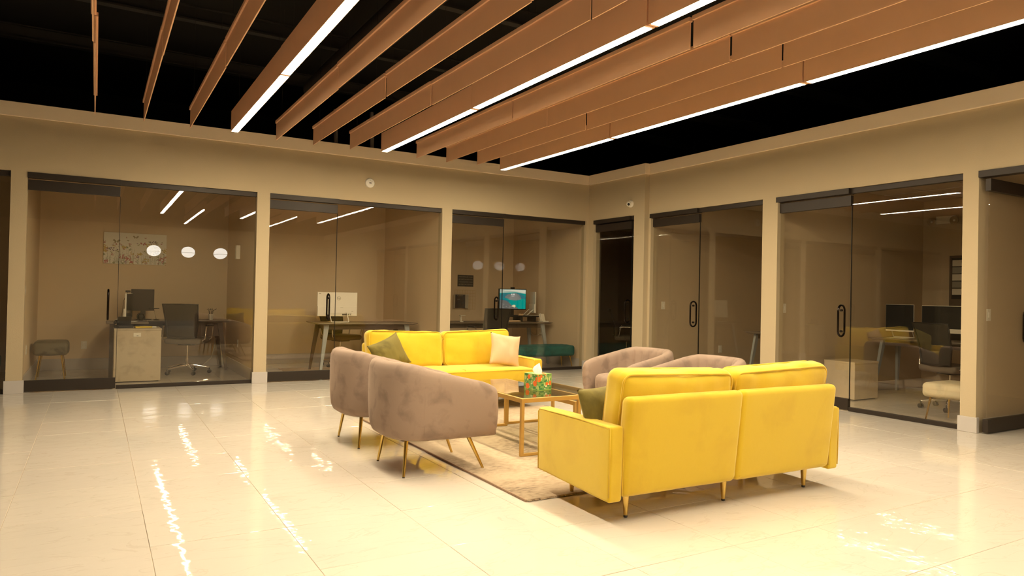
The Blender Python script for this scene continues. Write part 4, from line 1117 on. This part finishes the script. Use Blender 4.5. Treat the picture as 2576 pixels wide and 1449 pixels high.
t = thing('wrist_rest', 'tan wrist rest lying at the front of the third office desk', 'desk pad', (6.20, 10.60, .7405)); bm = B(); soft(bm, 0, 0, .016, .42, .10, .030, .014, n=6); obj('pad', bm, SAND, t, smooth=True); obj('keyboard', box(B(), -.25, .25, .06, .20, 0, .018, .003), DARKP, t)
t = thing('tablet', 'tablet leaning on the left end of the third office desk', 'tablet', (4.98, 10.72, .7405)); bm = B(); box(bm, -.10, .10, -.004, .004, 0, .25, .003); bm.transform(Matrix.Rotation(-.22, 4, 'X')); obj('case', bm, DARKP, t); bm = B(); box(bm, -.092, .092, -.0055, -.004, .008, .242); bm.transform(Matrix.Rotation(-.22, 4, 'X')); obj('screen', bm, WHITE2, t)
t = thing('tape_dispenser', 'small white stand beside the leaning tablet on the third desk', 'stand', (5.32, 10.70, .7405)); bm = B(); box(bm, -.03, .03, -.03, .03, 0, .012, .003); box(bm, -.012, .012, .0, .02, .012, .10, .003); box(bm, -.03, .07, -.03, .02, .10, .112, .003); obj('bracket', bm, WHITE2, t)

# ---- far right office
make_desk('walnut desk with pale blue grey legs in the far right office', 8.34, 9.85, 6.62, 7.33, .74, (LEGG,)*4, 'desks in the offices')
# ---- near right office
make_cabinet('low pale cabinet in the near right office behind the glass door', 8.02, 8.50, 5.32, 5.74, .47, OAKL, False)
make_desk('walnut desk under two dark screens in the near right office', 9.0, 9.65, 4.25, 5.78, .74, (LEGG,)*4, 'desks in the offices')
t = make_aio('dark screen with white edge, left of the two near right office screens', (9.25, 5.50, .7405), math.radians(97), back=WHITE, w=.36, h=.36, group='screens on the office desks')
t = thing('computer_monitor', 'dark screen with silver chin, right of the two near right office screens', 'monitor', (9.22, 4.93, .7405), math.radians(-90), 'screens on the office desks')
obj('casing', box(B(), -.26, .26, 0, .03, .10, .445, .004), WHITE2, t); obj('screen', box(B(), -.255, .255, -.003, 0, .155, .438), SCREEN, t)
bm = B(); box(bm, -.07, .07, .01, .02, .006, .16); obj('stand', bm, WHITE2, t); obj('stand_foot', box(B(), -.10, .10, -.09, .09, .001, .006), WHITE2, t)
make_office_chair('black office chair with chrome arms in the near right office', (8.45, 4.42, 0), -PI/2-.25)
make_bench('ottoman', 'cream velvet ottoman with gold legs at the near right office glass', 'ottoman', CREAM, 7.36, 7.86, 3.66, 4.14, .40, .15)
t = thing('emergency_light', 'twin-head emergency light on the near right office back wall', 'emergency light', (XBK, 5.52, 2.40), -PI/2)
obj('housing', box(B(), -.13, .13, -.05, 0, -.05, .06, .008), WHITE2, t)
for s in (-1, 1):
    bm = B(); lathe(bm, [(.02, 0), (.055, .04), (.06, .06), (.05, .062), (.0, .055)], (s*.155, -.05, -.02), 20, 'y'); h_ = obj('lamp_head', bm, CHROME, t, smooth=True, auto=40)
    bm = B(); bmesh.ops.create_uvsphere(bm, u_segments=10, v_segments=8, radius=.016, matrix=Matrix.Translation((s*.155, -.105, -.02))); obj('bulb', bm, WHITE, h_, smooth=True)
# small window in that back wall
wn = empty('window_%d' % (WINN[0]+1), (XBK, 5.20, 0)); wn['kind'] = 'structure'
bm = B()
for (y0, y1, z0, z1) in ((-.26, .26, 1.86, 1.89), (-.26, .26, .60, .63), (-.26, -.23, .63, 1.86), (.23, .26, .63, 1.86), (-.23, .23, .98, 1.28)): box(bm, -.03, -.001, y0, y1, z0, z1, .002)
obj('window_frame', bm, LEGB, wn)
GRB = mat('grey_blind', (.30, .29, .25), .5)
for i, z in enumerate((1.34, 1.44, 1.54, 1.64, 1.74)):
    obj('blind_slat', box(B(), -.022, -.012, -.225, .225, z, z+.088, .002), GRB if i % 2 else WHITE2, wn)
obj('pane', box(B(), -.010, -.006, -.23, .23, .63, 1.86), SCREEN, wn)
obj('lower_rail', box(B(), -.022, -.011, -.225, .225, .80, .84, .002), WHITE, wn)

# ---- corner office
make_desk('dark desk barely visible inside the unlit corner office', 9.0, 9.7, 9.0, 10.6, .74, (LEGB,)*4, 'desks in the offices')
make_office_chair('office chair with bright chrome loops inside the unlit corner office', (8.45, 10.15, 0), PI+.9)

# ---- left-most office (seen as a sliver at the left edge)
make_bench('ottoman', 'teal stool with gold legs behind the glass at the left edge', 'ottoman', TEAL, -1.45, -.93, 9.75, 10.15, .40, .16)

# ------------------------------------------------------------------ globes that show in the glass reflections
for i, (x, nm) in enumerate(((1.345, 'left'), (2.205, 'middle'), (3.055, 'right'))):
    t = thing('globe_pendant', 'lit white globe pendant mirrored in the first office glass, %s of three' % nm, 'pendant lamp', (x, -2.5, 2.225), 0, 'lit globe pendants')
    bm = B(); bmesh.ops.create_uvsphere(bm, u_segments=32, v_segments=18, radius=.18)
    for v in bm.verts: v.co.z *= .84
    obj('globe', bm, GLOBE, t, smooth=True)
    obj('seam_ring', tube(B(), [(.1805*math.cos(2*PI*k/40), .1805*math.sin(2*PI*k/40), -.02) for k in range(40)], .0035, 6, closed=True), GREYP, t, smooth=True)
    bm = B(); tube(bm, [(0, 0, .15), (0, 0, .60), (0, 0, 4.349-2.225)], .004, 6); obj('cord', bm, DARKP, t)
